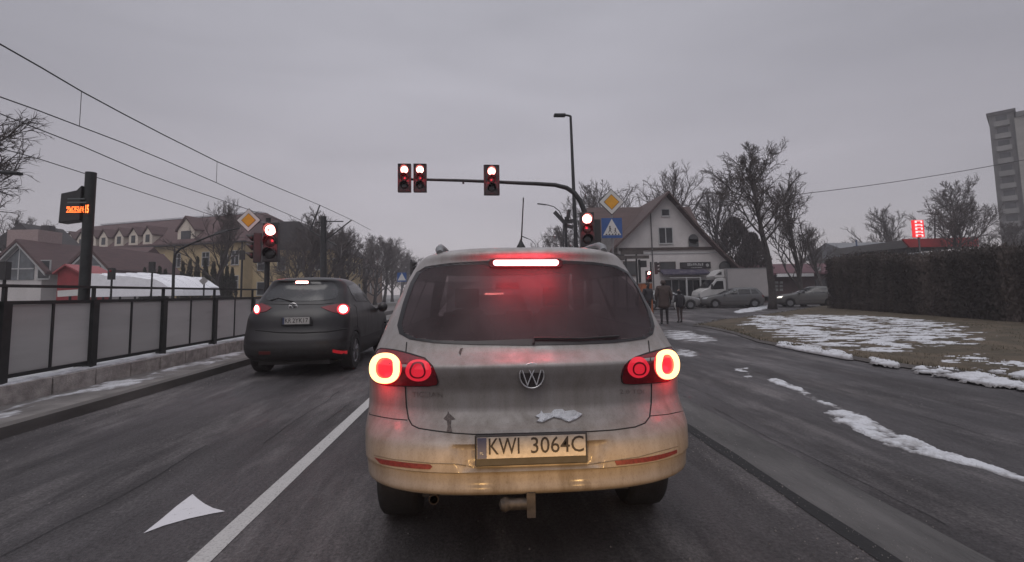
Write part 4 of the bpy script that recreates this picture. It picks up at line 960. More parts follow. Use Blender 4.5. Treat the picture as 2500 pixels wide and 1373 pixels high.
for i, (X, ty) in enumerate(tl):
    evergreen('thuja_tree', ['leftmost narrow thuja of the dark row', 'pointed thuja taller than its left neighbour', 'third narrow thuja of the dark row', 'short thuja at the gap in the dark row', 'thuja right of the gap in the dark row', 'thuja under the left edge of the large bare crown', 'tallest thuja left of the bare trunk', 'broad thuja behind the bare trunk', 'thuja just right of the bare trunk', 'slim thuja near the building corner', 'last but one thuja before the building corner', 'last thuja beside the drainpipe corner'][i], X, 42+.3*i, ty, .55+.12*(i % 3), 40+i, 'thuja', 'thujas in front of the yellow building', 1100, .14)
# hedge: a long clipped hedge behind the verge
def hedge(name, label, P0, P1, h0, h1, depth, n, leaf, seed, top=None):
    rnd = random.Random(seed); P0, P1 = Vector(P0), Vector(P1); ax = (P1-P0); L0 = ax.length; ax.normalize(); nrm = Vector((-ax.y, ax.x, 0)); mb = MB()
    for k in range(n):
        t = rnd.random(); hh = h0+(h1-h0)*t+.45*fbm(t*L0, 3, .45, 4, seed)+.22*fbm(t*L0, 9, 3, 2, seed); u = rnd.random(); s = leaf*rnd.uniform(.6, 1.4)
        if rnd.random() < .35: z = hh*(rnd.uniform(.86, 1)+(abs(rnd.gauss(0, .05)))); d = rnd.uniform(-1, 1)*depth/2
        else: z = hh*rnd.random(); d = -depth/2*(1+.22*fbm(t*L0, z, .9, 3, seed+3)+.12*fbm(t*L0, z, 3, 2, seed+5))*rnd.uniform(.72, 1.)
        p = P0+ax*(t*L0)+nrm*d; p.z = z; a = rnd.random()*6.28; v1 = Vector((math.cos(a), math.sin(a), rnd.gauss(0, .4)))*s*.5; v2 = Vector((rnd.gauss(0, .3), rnd.gauss(0, .3), 1))*s
        mb.add([p-v1, p+v2, p+v1, p-v2*.4], [(0, 1, 2, 3)])
    for k in range(900):
        t = rnd.random(); hh = h0+(h1-h0)*t+.3*fbm(t*L0, 3, .45, 4, seed); p = P0+ax*(t*L0)+nrm*rnd.uniform(-.5, .4)*depth; q = Vector((p.x+rnd.gauss(0, .10), p.y, hh+rnd.uniform(.05, .38))); p.z = hh*.85; w2 = ax*.008
        mb.add([p-w2, p+w2, q], [(0, 1, 2)])
    core = MB(); d = depth*.30
    a, b = P0-nrm*d, P1-nrm*d; c, e = P1+nrm*d, P0+nrm*d
    core.add([(q.x, q.y, z) for z in (0,) for q in (a, b, c, e)]+[(a.x, a.y, h0*.86), (b.x, b.y, h1*.86), (c.x, c.y, h1*.86), (e.x, e.y, h0*.86)], [(0, 3, 2, 1), (4, 5, 6, 7), (0, 1, 5, 4), (1, 2, 6, 5), (2, 3, 7, 6), (3, 0, 4, 7)])
    t = thing(name, label, 'hedge', (P0.x, P0.y, 0)); mb.build('foliage', MATS['hedge_leaf'], t, fix=False); core.build('branches', MATS['bark'], t); return t
A = gp(2046, 757); Bq = gp(2500, 790)
h0 = at(2046, 636, A.y).z; h1 = at(2500, 640, Bq.y).z
E = Vector((A.x, A.y, 0))+(Vector((Bq.x, Bq.y, 0))-Vector((A.x, A.y, 0)))*1.25
hedge('hedge', 'long tall dark hedge behind the snowy verge', (A.x+.6, A.y+.5, 0), (E.x, E.y+.5, 0), h0, h1+.2, 1.6, 60000, .062, 3)

# ------------------------------------------------------------------ buildings
mat('yellow_render', (.46, .36, .21), .9, var=.12, scale=.7, bump=.1, bscale=30); mat('cream_render', (.62, .55, .47), .9, var=.1, scale=.6, bump=.1, bscale=30); mat('white_render', (.54, .51, .50), .9, var=.12, scale=.5, bump=.15, bscale=20)
mat('roof_red', (.088, .050, .050), .8, var=.25, scale=2.5, stretch=(.3, .3, 5), bump=.6, bscale=5); mat('roof_brown', (.075, .048, .045), .8, var=.3, scale=3, stretch=(.3, .3, 6), bump=.6, bscale=5); mat('roof_dark', (.045, .04, .042), .8, var=.3, scale=2)
mat('pane', (.035, .038, .042), .12, var=.3, scale=1.5); mat('frame_white', (.42, .42, .42), .6, var=.1); mat('wood_dark', (.05, .035, .03), .7, var=.3, scale=4); mat('red_shed', (.25, .025, .03), .6, var=.2, scale=2, bump=.2); mat('red_fascia', (.35, .03, .035), .5, var=.15, scale=1)
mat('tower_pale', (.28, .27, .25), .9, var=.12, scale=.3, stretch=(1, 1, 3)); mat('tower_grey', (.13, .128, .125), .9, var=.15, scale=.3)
def window(parent, x, z, w, h, y=0, mull=1, name='window', fm='frame_white', depth=.10, cross=False, pane='pane'):
    """window in a wall facing -y at depth y (built in the thing's own axes)"""
    f = MB(); t = .07
    f.bbox((x-w/2-t, y-depth*.5, z-t), (x-w/2, y+.05, z+h+t)); f.bbox((x+w/2, y-depth*.5, z-t), (x+w/2+t, y+.05, z+h+t)); f.bbox((x-w/2, y-depth*.5, z+h), (x+w/2, y+.05, z+h+t)); f.bbox((x-w/2-.06, y-depth, z-t-.04), (x+w/2+.06, y+.05, z-.001))
    for k in range(mull): xx = x-w/2+w*(k+1)/(mull+1); f.bbox((xx-.035, y-depth*.45, z), (xx+.035, y+.04, z+h))
    if cross: f.bbox((x-w/2, y-depth*.44, z+h*.62), (x+w/2, y+.04, z+h*.62+.06))
    fo = f.build(name, MATS[fm], parent); MB().bbox((x-w/2+.002, y-.022, z+.002), (x+w/2-.002, y+.02, z+h-.002)).build('pane', MATS[pane], fo); return fo
# -- gabled shop house (right)
HD = 41.0
hx = at(1636, 700, HD).x
hb = thing('gabled_house', 'white gabled house with brown tiled roof and shop signs on the ground floor', 'house')
gz = at(1640, 605, HD).z  # beam height
ap = at(1636, 470, HD).z
xl, xr = at(1487, 640, HD).x-hx, at(1806, 670, HD).x-hx
wl2, wr2 = at(1508, 620, HD).x-hx, at(1785, 700, HD).x-hx
def rz(x):  # roof height over x
    return ap-(ap-at(1487, 612, HD).z)*abs(x)/abs(xl) if x < 0 else ap-(ap-at(1806, 662, HD).z)*x/xr
mb = MB(); mb.prism([(wl2, -.1), (wr2, -.1), (wr2, rz(wr2)-.25), (0, ap-.35), (wl2, rz(wl2)-.25)], 1, 0, 9); mb.build('wall', MATS['white_render'], hb)
mb = MB()
for sgn, xe in ((-1, xl), (1, xr)):
    n = 6
    P = [(xe*i/n, rz(xe*i/n)+(.28*math.sin(math.pi*i/n)*-1 if sgn > 0 else -.12*math.sin(math.pi*i/n))) for i in range(n+1)]
    for i in range(n):
        (x0, z0), (x1, z1) = P[i], P[i+1]; mb.prism([(x0, z0), (x1, z1), (x1, z1-.22), (x0, z0-.22)], 1, -.75, 9.2)
ro = mb.build('roof', MATS['roof_brown'], hb)
mb = MB(); mb.bbox((wl2+.1, -.12, gz-.22), (wr2-1.2, .0, gz+.02)); mb.build('beam', MATS['wood_dark'], hb)
mb = MB(); mb.bbox((wl2+.1, -.06, gz-.52), (wr2-1.0, .0, gz-.42)); mb.build('cornice', MATS['frame_white'], hb)
# side wing with the ridge running left
x1w = at(1440, 505, HD+3).x-hx; x2w = at(1702, 505, HD+3).x-hx; zr = at(1500, 504, HD+4).z
mb = MB(); mb.prism([(1.0, zr-4.0), (4.6, zr), (8.4, zr-4.2), (4.6, zr-4.4)], 0, x1w, x2w)
mb.build('wing_roof', MATS['roof_brown'], hb)
mb = MB(); mb.bbox((x1w+.5, 1.8, -.1), (x2w-.2, 7.6, zr-3.2)); mb.build('wing_wall', MATS['white_render'], hb)
def hxz(X, Y): p = at(X, Y, HD); return p.x-hx, p.z
a = hxz(1610, 594); b = hxz(1640, 557); window(hb, (a[0]+b[0])/2, a[1], b[0]-a[0], b[1]-a[1], 0, 1)
a = hxz(1616, 527); b = hxz(1633, 512); window(hb, (a[0]+b[0])/2, a[1], b[0]-a[0], b[1]-a[1], 0, 0)
a = hxz(1692, 600); MB().lathe([(.001, -.05), (.42, -.05), (.42, .02), (.001, .02)], (a[0], -.12, a[1]+.55), (0, 1, 0), 20).bbox((a[0]-.42, -.17, a[1]-.1), (a[0]+.42, -.10, a[1]+.55)).build('round_window', MATS['pane'], hb)
a = hxz(1768, 655); MB().lathe([(.001, -.05), (.5, -.05), (.5, .02), (.001, .02)], (a[0], -.12, a[1]+.1), (0, 1, 0), 20).build('round_window', MATS['pane'], hb)
for (X0, X1, Y0, Y1, k) in ((1612, 1647, 641, 660, 'window'), (1505, 1522, 622, 632, 'window'), (1524, 1552, 640, 672, 'window'), (1625, 1655, 684, 735, 'shop_window'), (1660, 1690, 684, 735, 'shop_window'), (1695, 1725, 684, 735, 'shop_window')):
    a = hxz(X0, Y1); b = hxz(X1, Y0); window(hb, (a[0]+b[0])/2, a[1], b[0]-a[0], b[1]-a[1], 0, 1 if X0 > 1600 and Y0 > 680 else 0, k, 'frame_white' if Y0 > 680 else 'wood_dark')
a = hxz(1660, 657); b = hxz(1733, 640); so2 = MB().bbox((a[0], -.14, a[1]), (b[0], -.03, b[1])).build('shop_sign', mat('sign_black', (.015, .013, .015), .4), hb)
t = MB(); rnd = random.Random(4)
def blurtext(mb, X0, X1, Y0, Y1, y, n, rnd, H=hxz, f=.62):
    a = H(X0, Y1); b = H(X1, Y0); w = (b[0]-a[0])/n
    for i in range(n):
        x = a[0]+i*w; h = b[1]-a[1]; z0 = a[1]+rnd.uniform(0, .15)*h; z1 = b[1]-rnd.uniform(0, .15)*h
        mb.bbox((x, y-.01, z0), (x+w*.22, y, z1)); k = rnd.random()
        if k < .7: mb.bbox((x+w*.22, y-.01, z1-h*.22), (x+w*f, y, z1))
        if k > .3: mb.bbox((x+w*.22, y-.01, z0), (x+w*f, y, z0+h*.22))
        if .2 < k < .8: mb.bbox((x+w*.45, y-.011, z0+h*.2), (x+w*f, y-.001, z1-h*.2))
blurtext(t, 1677, 1716, 643, 650, -.142, 9, rnd); blurtext(t, 1686, 1712, 652.5, 655.5, -.142, 12, rnd); a = hxz(1725, 648); t.lathe([(.13, 0), (.13, -.02), (.07, -.02), (.07, 0)], (a[0], -.142, a[1]), (0, 1, 0), 14); t.build('sign_lettering', mat('sign_white', (.5, .5, .5), .6), so2)
a = hxz(1609, 674); b = hxz(1722, 660); aw = MB().prism([(-1.1, a[1]), (-1.15, a[1]+.12), (-.02, b[1]+.12), (-.02, b[1])], 0, a[0], b[0]).build('shop_awning', mat('banner_blue', (.05, .045, .075), .8, var=.6, scale=3, col2=(.15, .13, .15), thr=(.5, .65)), hb)
a = hxz(1622, 681); b = hxz(1694, 678); MB().bbox((a[0], -1.3, a[1]), (b[0], -1.2, b[1])).build('awning_rail', MATS['frame_white'], hb)
for X in (1661, 1694): a = hxz(X, 678); MB().bbox((a[0]-.06, -1.28, 0), (a[0]+.06, -1.2, a[1])).build('awning_post', MATS['frame_white'], hb)
MB().tube([(hxz(1595, 700)[0], -.1, 0), (hxz(1595, 700)[0], -.1, hxz(1595, 515)[1])], .05, 6).build('drainpipe', MATS['grey_metal'], hb)
hb.location = (hx, HD, 0)
# satellite-lamp on the gable wall
# -- long yellow building
def wallseg(name, p0, p1): pass
yb = thing('yellow_building', 'long yellow building with a red mansard roof and a row of white dormers', 'building')
C0 = at(593, 700, 56); C1 = at(120, 700, 67); LEN = math.hypot(C1.x-C0.x, C1.y-C0.y); ang = math.atan2(C0.y-C1.y, C0.x-C1.x)  # local x from left end to the corner
ez = at(593, 588, 56).z; rg = at(560, 513, 61).z
mb = MB(); mb.bbox((0, 0, -.1), (LEN, 13, ez)); mb.build('wall', MATS['yellow_render'], yb)
mb = MB(); mb.prism([(-.4, ez-.1), (-.35, ez+.15), (3.6, rg-.6), (6.5, rg), (9.4, rg-.6), (13.4, ez+.1), (13.4, ez-.1)], 0, -.3, LEN-3.4)
mb.add([(LEN-3.4, -.4, ez-.1), (LEN-3.4, 3.6, rg-.6), (LEN-3.4, 6.5, rg), (LEN-3.4, 9.4, rg-.6), (LEN-3.4, 13.4, ez-.1), (LEN+.35, -.4, ez-.1), (LEN+.35, 13.4, ez-.1)], [(0, 1, 5), (1, 2, 3, 6, 5), (3, 4, 6), (0, 5, 6, 4)])
mb.build('roof', MATS['roof_red'], yb); MB().bbox((-.3, -.55, ez-.16), (LEN+.4, -.02, ez-.02)).build('gutter', MATS['roof_dark'], yb)
MB().bbox((0, 5.6, rg-.1), (LEN-3.8, 7.4, rg+.10)).build('ridge_snow', MATS['snow'], yb)
def yloc(X): # local x on facade for pixel column
    d = ray(X, 700); ex, ey = math.cos(ang), math.sin(ang)
    # solve C1 + s*e = t*d
    det = ex*(-d.y)-ey*(-d.x); return ((-C1.x)*(-d.y)-(-C1.y)*(-d.x))/det
for i, X in enumerate((140, 170, 197, 223, 252, 290, 325, 360)):
    x = yloc(X); w = 1.5; zb = ez+.25; y = -.25
    dm = MB(); dm.prism([(x-w/2, zb), (x+w/2, zb), (x+w/2, zb+1.15), (x, zb+2.0), (x-w/2, zb+1.15)], 1, y, y+3); d0 = dm.build('dormer', MATS['cream_render'], yb)
    r = MB(); r.prism([(x-w/2-.14, zb+1.05), (x, zb+2.1), (x+w/2+.14, zb+1.05), (x+w/2+.14, zb+1.2), (x, zb+2.28), (x-w/2-.14, zb+1.2)], 1, y-.15, y+3.0); r.build('dormer_roof', MATS['roof_red'], d0)
    MB().bbox((x-.32, y-.03, zb+.25), (x+.32, y+.05, zb+1.15)).build('dormer_window', MATS['pane'], d0)
x = yloc(445); w = 2.6; zb = ez+.2; dm = MB(); dm.prism([(x-w/2, zb), (x+w/2, zb), (x+w/2, zb+1.5), (x, zb+2.9), (x-w/2, zb+1.5)], 1, .2, 3.6); d0 = dm.build('dormer', MATS['cream_render'], yb); r = MB(); r.prism([(x-w/2-.2, zb+1.35), (x, zb+2.95), (x+w/2+.2, zb+1.35), (x+w/2+.2, zb+1.55), (x, zb+3.2), (x-w/2-.2, zb+1.55)], 1, 0, 3.6); r.build('dormer_roof', MATS['roof_red'], d0); MB().bbox((x-.75, .17, zb+.3), (x+.75, .25, zb+1.4)).build('dormer_window', MATS['pane'], d0)
x = yloc(404); MB().prism([(1.0, ez+.98), (1.9, ez+1.95), (1.85, ez+2.05), (.95, ez+1.08)], 0, x-.5, x+.5).build('skylight', mat('skylight', (.5, .52, .55), .1), yb)
for X in (280, 311, 352, 390, 430, 500, 545, 572):
    for rowz in (ez-2.6, ez-5.4): window(yb, yloc(X), rowz, 1.0, 1.5, 0, 1, cross=True)
for X in (333, 424, 590): MB().tube([(yloc(X), -.12, 0), (yloc(X), -.12, ez)], .07, 6).build('drainpipe', MATS['roof_dark'], yb)
yb.location = (C1.x, C1.y, 0); yb.rotation_euler = (0, 0, ang)
# -- street-side wing running away from the corner
sb = thing('street_wing', 'yellow street side wing with a purple brown roof behind the left traffic signal', 'building')
SL = 15.
sz = at(640, 612, 58).z
mb = MB(); mb.bbox((0, 0, -.1), (9, SL, sz)); mb.build('wall', MATS['yellow_render'], sb)
mb = MB(); mb.prism([(-.4, sz-.05), (9.4, sz-.05), (5.5, sz+3.2), (3.2, sz+3.2)], 1, -.3, SL+.3); mb.build('roof', MATS['roof_dark'], sb)
for Y in (620, 638, 655, 672, 690):
    pass
for X in (612, 632, 662, 690):
    yy = C0.x*1.0; D2 = ((C0.x+9.0)/((X-1185)/1200.0))-57
def win_side(parent, x, y, z, w, h):
    f = MB(); t = .07
    f.bbox((x-.03, y-w/2-t, z-t), (x+.07, y+w/2+t, z)); f.bbox((x-.03, y-w/2-t, z+h), (x+.07, y+w/2+t, z+h+t)); f.bbox((x-.03, y-w/2-t, z), (x+.07, y-w/2, z+h)); f.bbox((x-.03, y+w/2, z), (x+.07, y+w/2+t, z+h))
    fo = f.build('window', MATS['frame_white'], parent); MB().bbox((x-.02, y-w/2, z), (x+.03, y+w/2, z+h)).build('pane', MATS['pane'], fo)
for k in range(5):
    for z in (sz-2.4, sz-5.2): win_side(sb, 9, 1.6+k*2.9, z, 1.0, 1.4)
for xx in (1.4, 3.6, 5.8, 7.8):
    for z in (sz-2.3, sz-5.1): window(sb, xx, z, .8, 1.4, 0, 0)
sb.location = (C0.x+.02, 57.2, 0)
b2 = thing('tenement_house', 'pinkish old house with a snow-edged red roof, half hidden by street trees', 'building')
q = atx(700, 560, -24); zr2 = q.z
mb = MB(); mb.bbox((0, 0, -.1), (9, 34, zr2-3.5)); mb.build('wall', mat('pink_render', (.27, .19, .15), .9, var=.2, scale=.7), b2)
mb = MB(); mb.prism([(-.5, zr2-3.6), (9.5, zr2-3.6), (4.6, zr2)], 1, -.4, 34.4); mb.build('roof', MATS['roof_red'], b2)
MB().prism([(4.3, zr2-.12), (4.9, zr2-.12), (4.6, zr2+.1)], 1, -.4, 34.4).build('ridge_snow', MATS['snow'], b2)
for k in range(10):
    for z in (1.6, 4.6): win_side(b2, 9, 2+k*3.2, z, 1.1, 1.7)
b2.location = (-28.5, q.y, 0)
# -- low house with glass gable (left)
LD = 44.
lh = thing('low_house', 'low white house with red brown roof and a large glazed gable', 'house')
ox = at(52, 700, LD).x
def lz(X, Y, dy=0): p = at(X, Y, LD+dy); return p.x-ox, p.z
def house_gable(X, Yap, Xl, Xr, Yl, dy, deep, glass):
    a = lz(X, Yap, dy); l_ = lz(Xl, Yl, dy); r_ = lz(Xr, Yl, dy); cx = a[0]; hw = (r_[0]-l_[0])/2
    mb = MB(); mb.prism([(cx-hw+.25, -.1), (cx+hw-.25, -.1), (cx+hw-.25, l_[1]), (cx, a[1]-.25), (cx-hw+.25, l_[1])], 1, dy, dy+deep); mb.build('wall', MATS['white_render'], lh)
    r = MB()
    for s in (-1, 1): r.prism([(cx, a[1]+.12), (cx+s*(hw+.5), l_[1]-.35), (cx+s*(hw+.5), l_[1]-.62), (cx, a[1]-.15)], 1, dy-.5, dy+deep)
    r.build('roof', MATS['roof_red'], lh)
    r = MB()
    for s in (-1, 1): r.prism([(cx, a[1]-.16), (cx+s*(hw+.3), l_[1]-.5), (cx+s*(hw+.3), l_[1]-.72), (cx, a[1]-.38)], 1, dy-.42, dy-.02)
    r.build('bargeboard', MATS['frame_white'], lh)
    g = MB(); gw = hw*glass; zz = a[1]-.55; g.prism([(cx-gw, 3.2), (cx+gw, 3.2), (cx+gw, zz-(gw/hw)*(a[1]-l_[1])), (cx, zz), (cx-gw, zz-(gw/hw)*(a[1]-l_[1]))], 1, dy-.05, dy+.02); go = g.build('gable_window', mat('gable_glass', (.10, .11, .12), .15, var=.5, scale=.7), lh)
    f = MB(); f.bbox((cx-.05, dy-.09, 3.2), (cx+.05, dy-.055, zz-.1)); f.bbox((cx-gw, dy-.09, 4.1), (cx-.05, dy-.055, 4.2)); f.bbox((cx+.05, dy-.09, 4.1), (cx+gw, dy-.055, 4.2)); f.build('window_frame', MATS['frame_white'], go)
house_gable(52, 588, -12, 116, 655, 0, 9, .58)
house_gable(224, 603, 180, 270, 650, -2, 9, .55)
a = lz(-60, 600); b = lz(262, 598); c = lz(100, 652)
mb = MB(); mb.prism([(2.0, c[1]-.3), (6.0, a[1]+.3), (10, c[1]-.3)], 0, a[0], b[0]); mb.build('main_roof', MATS['roof_red'], lh); mb = MB(); mb.bbox((a[0]+.3, 2.6, -.1), (b[0]-.3, 9.4, c[1]-.2)); mb.build('main_wall', MATS['white_render'], lh)
a = lz(72, 548, 8); mb = MB(); mb.prism([(a[0]-3.6, a[1]-2.6), (a[0], a[1]), (a[0]+2.4, a[1]-2.2)], 1, 7, 12); mb.build('rear_roof', MATS['roof_dark'], lh)
a = lz(119, 552, 4); MB().bbox((a[0]-.35, 3.6, a[1]-4), (a[0]+.35, 4.3, a[1])).build('chimney', MATS['roof_dark'], lh)
a = lz(92, 590, 3); MB().bbox((a[0]-1.3, 1.5, 5.0), (a[0]+1.3, 4.0, a[1]+.9)).build('dormer', mat('pink_wall', (.33, .25, .24), .9), lh)
for X in (-2, 106): a = lz(X, 690); window(lh, a[0], 3.3, .9, 1.5, 0, 0)
lh.location = (ox, LD, 0)
# red shed, snow roofed shelters
D = 30.; a = at(137, 735, D); b = at(206, 650, D); ap2 = at(165, 645, D)
rs = thing('red_shed', 'small red shed with a gabled front behind the glass fence', 'shed', (a.x, D, 0))
MB().prism([(a.x, -.1), (b.x, -.1), (b.x, at(206, 668, D).z), (ap2.x, ap2.z-.1), (a.x, at(137, 664, D).z)], 1, D, D+2.2).build('wall', MATS['red_shed'], rs)
r = MB(); r.prism([(ap2.x, ap2.z), (b.x+.15, at(206, 668, D).z-.05), (b.x+.15, at(206, 668, D).z-.16), (ap2.x, ap2.z-.1)], 1, D-.2, D+2.3); r.prism([(ap2.x, ap2.z), (a.x-.15, at(137, 664, D).z-.05), (a.x-.15, at(137, 664, D).z-.16), (ap2.x, ap2.z-.1)], 1, D-.2, D+2.3); r.build('roof', mat('shed_roof', (.30, .06, .065), .5), rs)
def shelter(X0, X1, Yt0, Yt1, D, label, peak=None):
    a = at(X0, Yt0, D); b = at(X1, Yt1, D); s = thing('snowy_shelter', label, 'shelter', (a.x, D, 0), 'snow-covered low shelters behind the glass fence')
    lo_ = [(a.x, a.z-.9), (b.x, b.z-.6)]
    pts = []; n = 14
    for i in range(n+1): t = i/n; pts.append((a.x+(b.x-a.x)*t, a.z+(b.z-a.z)*t+.05*math.sin(math.pi*min(1, t*1.2))+.015*fbm(t*5, X0, 1)))
    poly = [(a.x-.1, 1.55)]+pts+[(b.x+.1, min(1.55, b.z-.1))]
    mb = MB()
    for k in range(5):
        y0, y1 = D+k*.9, D+(k+1)*.9-.001; mb.prism(poly if k == 0 else [(x, z+(.05*k if 0 < i < len(poly)-1 else 0)) for i, (x, z) in enumerate(poly)], 1, y0, y1)
    mb.build('snow_cover', MATS['clean_snow'], s, smooth=35)
    for x in (a.x+.2, (a.x+b.x)/2, b.x-.2): MB().tube([(x, D+.3, 0), (x, D+.3, 1.6)], .05, 6).build('post', MATS['dark_metal'], s)
    return s
shelter(217, 270, 668, 676, 27, 'snow-covered shelter roof directly right of the display pole'); shelter(276, 368, 674, 682, 27, 'widest snow-covered shelter roof'); shelter(372, 422, 680, 708, 27, 'snow-covered shelter roof sloping down at the far end')
# -- right: low shop pavilion, station roofs, tower
D = 47.; a = at(1862, 750, D); b = at(2070, 750, D)
pv = thing('low_pavilion', 'low dark pavilion with a maroon roof and a bright white eave', 'building', (a.x, D, 0))
MB().bbox((a.x, D, -.1), (b.x, D+8, at(1900, 675, D).z)).build('wall', mat('pav_wall', (.09, .06, .06), .8, var=.3, scale=.8), pv)
MB().prism([(D-.9, at(1900, 672, D).z), (D-.9, at(1900, 668, D).z), (D+4, at(1900, 645, D+4).z), (D+9, at(1900, 672, D).z)], 0, a.x-.8, b.x+1).build('roof', mat('pav_roof', (.10, .035, .045), .7, var=.2, scale=1), pv)
MB().bbox((at(1884, 700, D).x, D-1.05, at(1900, 677, D).z), (at(1972, 700, D).x, D-.905, at(1900, 669.5, D).z)).build('eave', mat('eave_white', (.7, .7, .7), .5), pv)
for i in range(2):
    for j in range(3): q = at(1896+i*11, 690+j*9, D); MB().box((q.x, D-.03, q.z), (.30, .05, .24)).build('window', mat('shop_pane', (.25, .26, .25), .3, var=.4, scale=2), pv)
q = at(1993, 660, D); MB().box((q.x, D-.3, q.z+.1), (.5, .05, .35)).build('roof_sign', MATS['sign_white'], pv)
q = at(2035, 690, D); MB().bbox((at(1990, 700, D).x, D-.08, .9), (at(2040, 700, D).x, D, at(2000, 683, D).z)).build('shop_window', MATS['pane'], pv)
D = 52.; a = at(2100, 700, D); b = at(2220, 700, D)
gr = thing('grey_roofed_building', 'building with a grey sheet roof showing above the hedge', 'building', (a.x, D, 0))
MB().bbox((a.x, D, -.1), (b.x+2, D+8, at(2100, 625, D).z)).build('wall', MATS['tower_grey'], gr); MB().prism([(D-.4, at(2100, 624, D).z), (D+5, at(2150, 592, D+5).z), (D+10, at(2100, 624, D).z)], 0, a.x, b.x+2.).build('roof', mat('sheet_roof', (.16, .165, .175), .5, var=.1, scale=.6), gr)
q = at(2096, 605, D); MB().bbox((q.x-.35, D-.3, q.z-1.2), (q.x+.35, D+.3, q.z+.2)).tube([(q.x-.2, D, q.z+.2), (q.x-.2, D, q.z+.9)], .08, 6).build('vent_stack', mat('blue_box', (.06, .09, .16), .5), gr)
D = 44.; a = at(2214, 700, D); b = at(2400, 700, D); z1 = at(2230, 584, D).z; z0 = at(2230, 604, D).z
st = thing('station_canopy', 'petrol station canopy with a slanted red fascia above the hedge', 'canopy', (a.x, D, 0))
MB().prism([(a.x, z1), (b.x, z1+.1), (b.x, z0), (a.x+.65, z0)], 1, D, D+.2).build('fascia', MATS['red_fascia'], st); MB().bbox((a.x+.5, D+.203, z0), (b.x, D+10, z1-.05)).build('deck', MATS['tower_grey'], st)
for xx, yy in ((a.x+2, D+2), (b.x-2, D+2)): MB().tube([(xx, yy, 0), (xx, yy, z0)], .15, 8).build('column', MATS['grey_metal'], st)
D = 43.; a = at(2230, 580, D); b = at(2252, 538, D)
sg_ = thing('lit_sign', 'narrow upright red illuminated sign box on a post above the hedge', 'sign', ((a.x+b.x)/2, D, 0))
sb2 = MB().bbox((a.x, D-.1, a.z), (b.x, D+.1, b.z)).build('sign_box', emis('red_sign', (1, .03, .04), .75, (.4, .01, .01)), sg_)
MB().tube([((a.x+b.x)/2, D, 0), ((a.x+b.x)/2, D, a.z)], .07, 8).build('post', MATS['grey_metal'], sg_)
t = MB(); rnd = random.Random(8); x0, x1 = a.x+.16, b.x-.16
for k in range(5):
    zc = a.z+(b.z-a.z)*(k+.5)/5; h = (b.z-a.z)/5*.62; w2 = x1-x0
    t.bbox((x0, D-.13, zc-h/2), (x0+w2*.25, D-.101, zc+h/2)); t.bbox((x0+w2*.25, D-.13, zc+h*.28), (x1, D-.101, zc+h/2))
    if k % 2: t.bbox((x0+w2*.25, D-.13, zc-h*.12), (x1, D-.101, zc+h*.1))
    t.bbox((x1-w2*.2, D-.13, zc-h*.5), (x1, D-.101, zc-h*.13) if k % 2 else (x1, D-.101, zc+h*.27))
t.build('sign_glyphs', emis('sign_glow', (1, .55, .55), 1.3, (.7, .5, .5)), sg_)
# apartment tower: narrow dark end and long pale face
D = 92.; A0 = at(2428, 560, D); tz_ = at(2406, 285, D).z
tw = thing('apartment_tower', 'tall grey apartment tower block with stacked corner balconies', 'apartment block')
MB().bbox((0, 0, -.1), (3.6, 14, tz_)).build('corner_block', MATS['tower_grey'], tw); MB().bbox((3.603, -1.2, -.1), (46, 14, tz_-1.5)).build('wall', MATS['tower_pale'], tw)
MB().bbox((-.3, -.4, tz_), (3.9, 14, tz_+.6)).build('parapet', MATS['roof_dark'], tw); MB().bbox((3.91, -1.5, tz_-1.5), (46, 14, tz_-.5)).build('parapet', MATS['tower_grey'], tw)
MB().bbox((8, 3, tz_-.5), (15, 9, tz_+2.2)).build('roof_house', MATS['tower_grey'], tw)
nf = 14; fh = tz_/nf
for k in range(1, nf):
    z = k*fh
    b_ = MB(); b_.bbox((.7, -.9, z), (2.9, -.001, z+.12)); b_.bbox((.7, -.9, z+.12), (2.9, -.82, z+1.0)); b_.bbox((.7, -.82, z+.12), (.78, -.001, z+1.0)); b_.bbox((2.82, -.82, z+.12), (2.9, -.001, z+1.0)); b_.build('balcony', mat('balcony', (.20, .195, .19), .9, var=.2, scale=.3), tw)
    MB().bbox((1.0, -.06, z+.2), (2.6, -.004, z+2.2)).build('balcony_door', MATS['pane'], tw)
    for i in range(7): window(tw, 5.6+i*2.6, z+.8, 1.1 if i % 2 else .8, 1.4, -1.2, 1)
dA = at(2406, 285, D); tw.location = (A0.x+1.2, D, 0); tw.rotation_euler = (0, 0, R(-50))
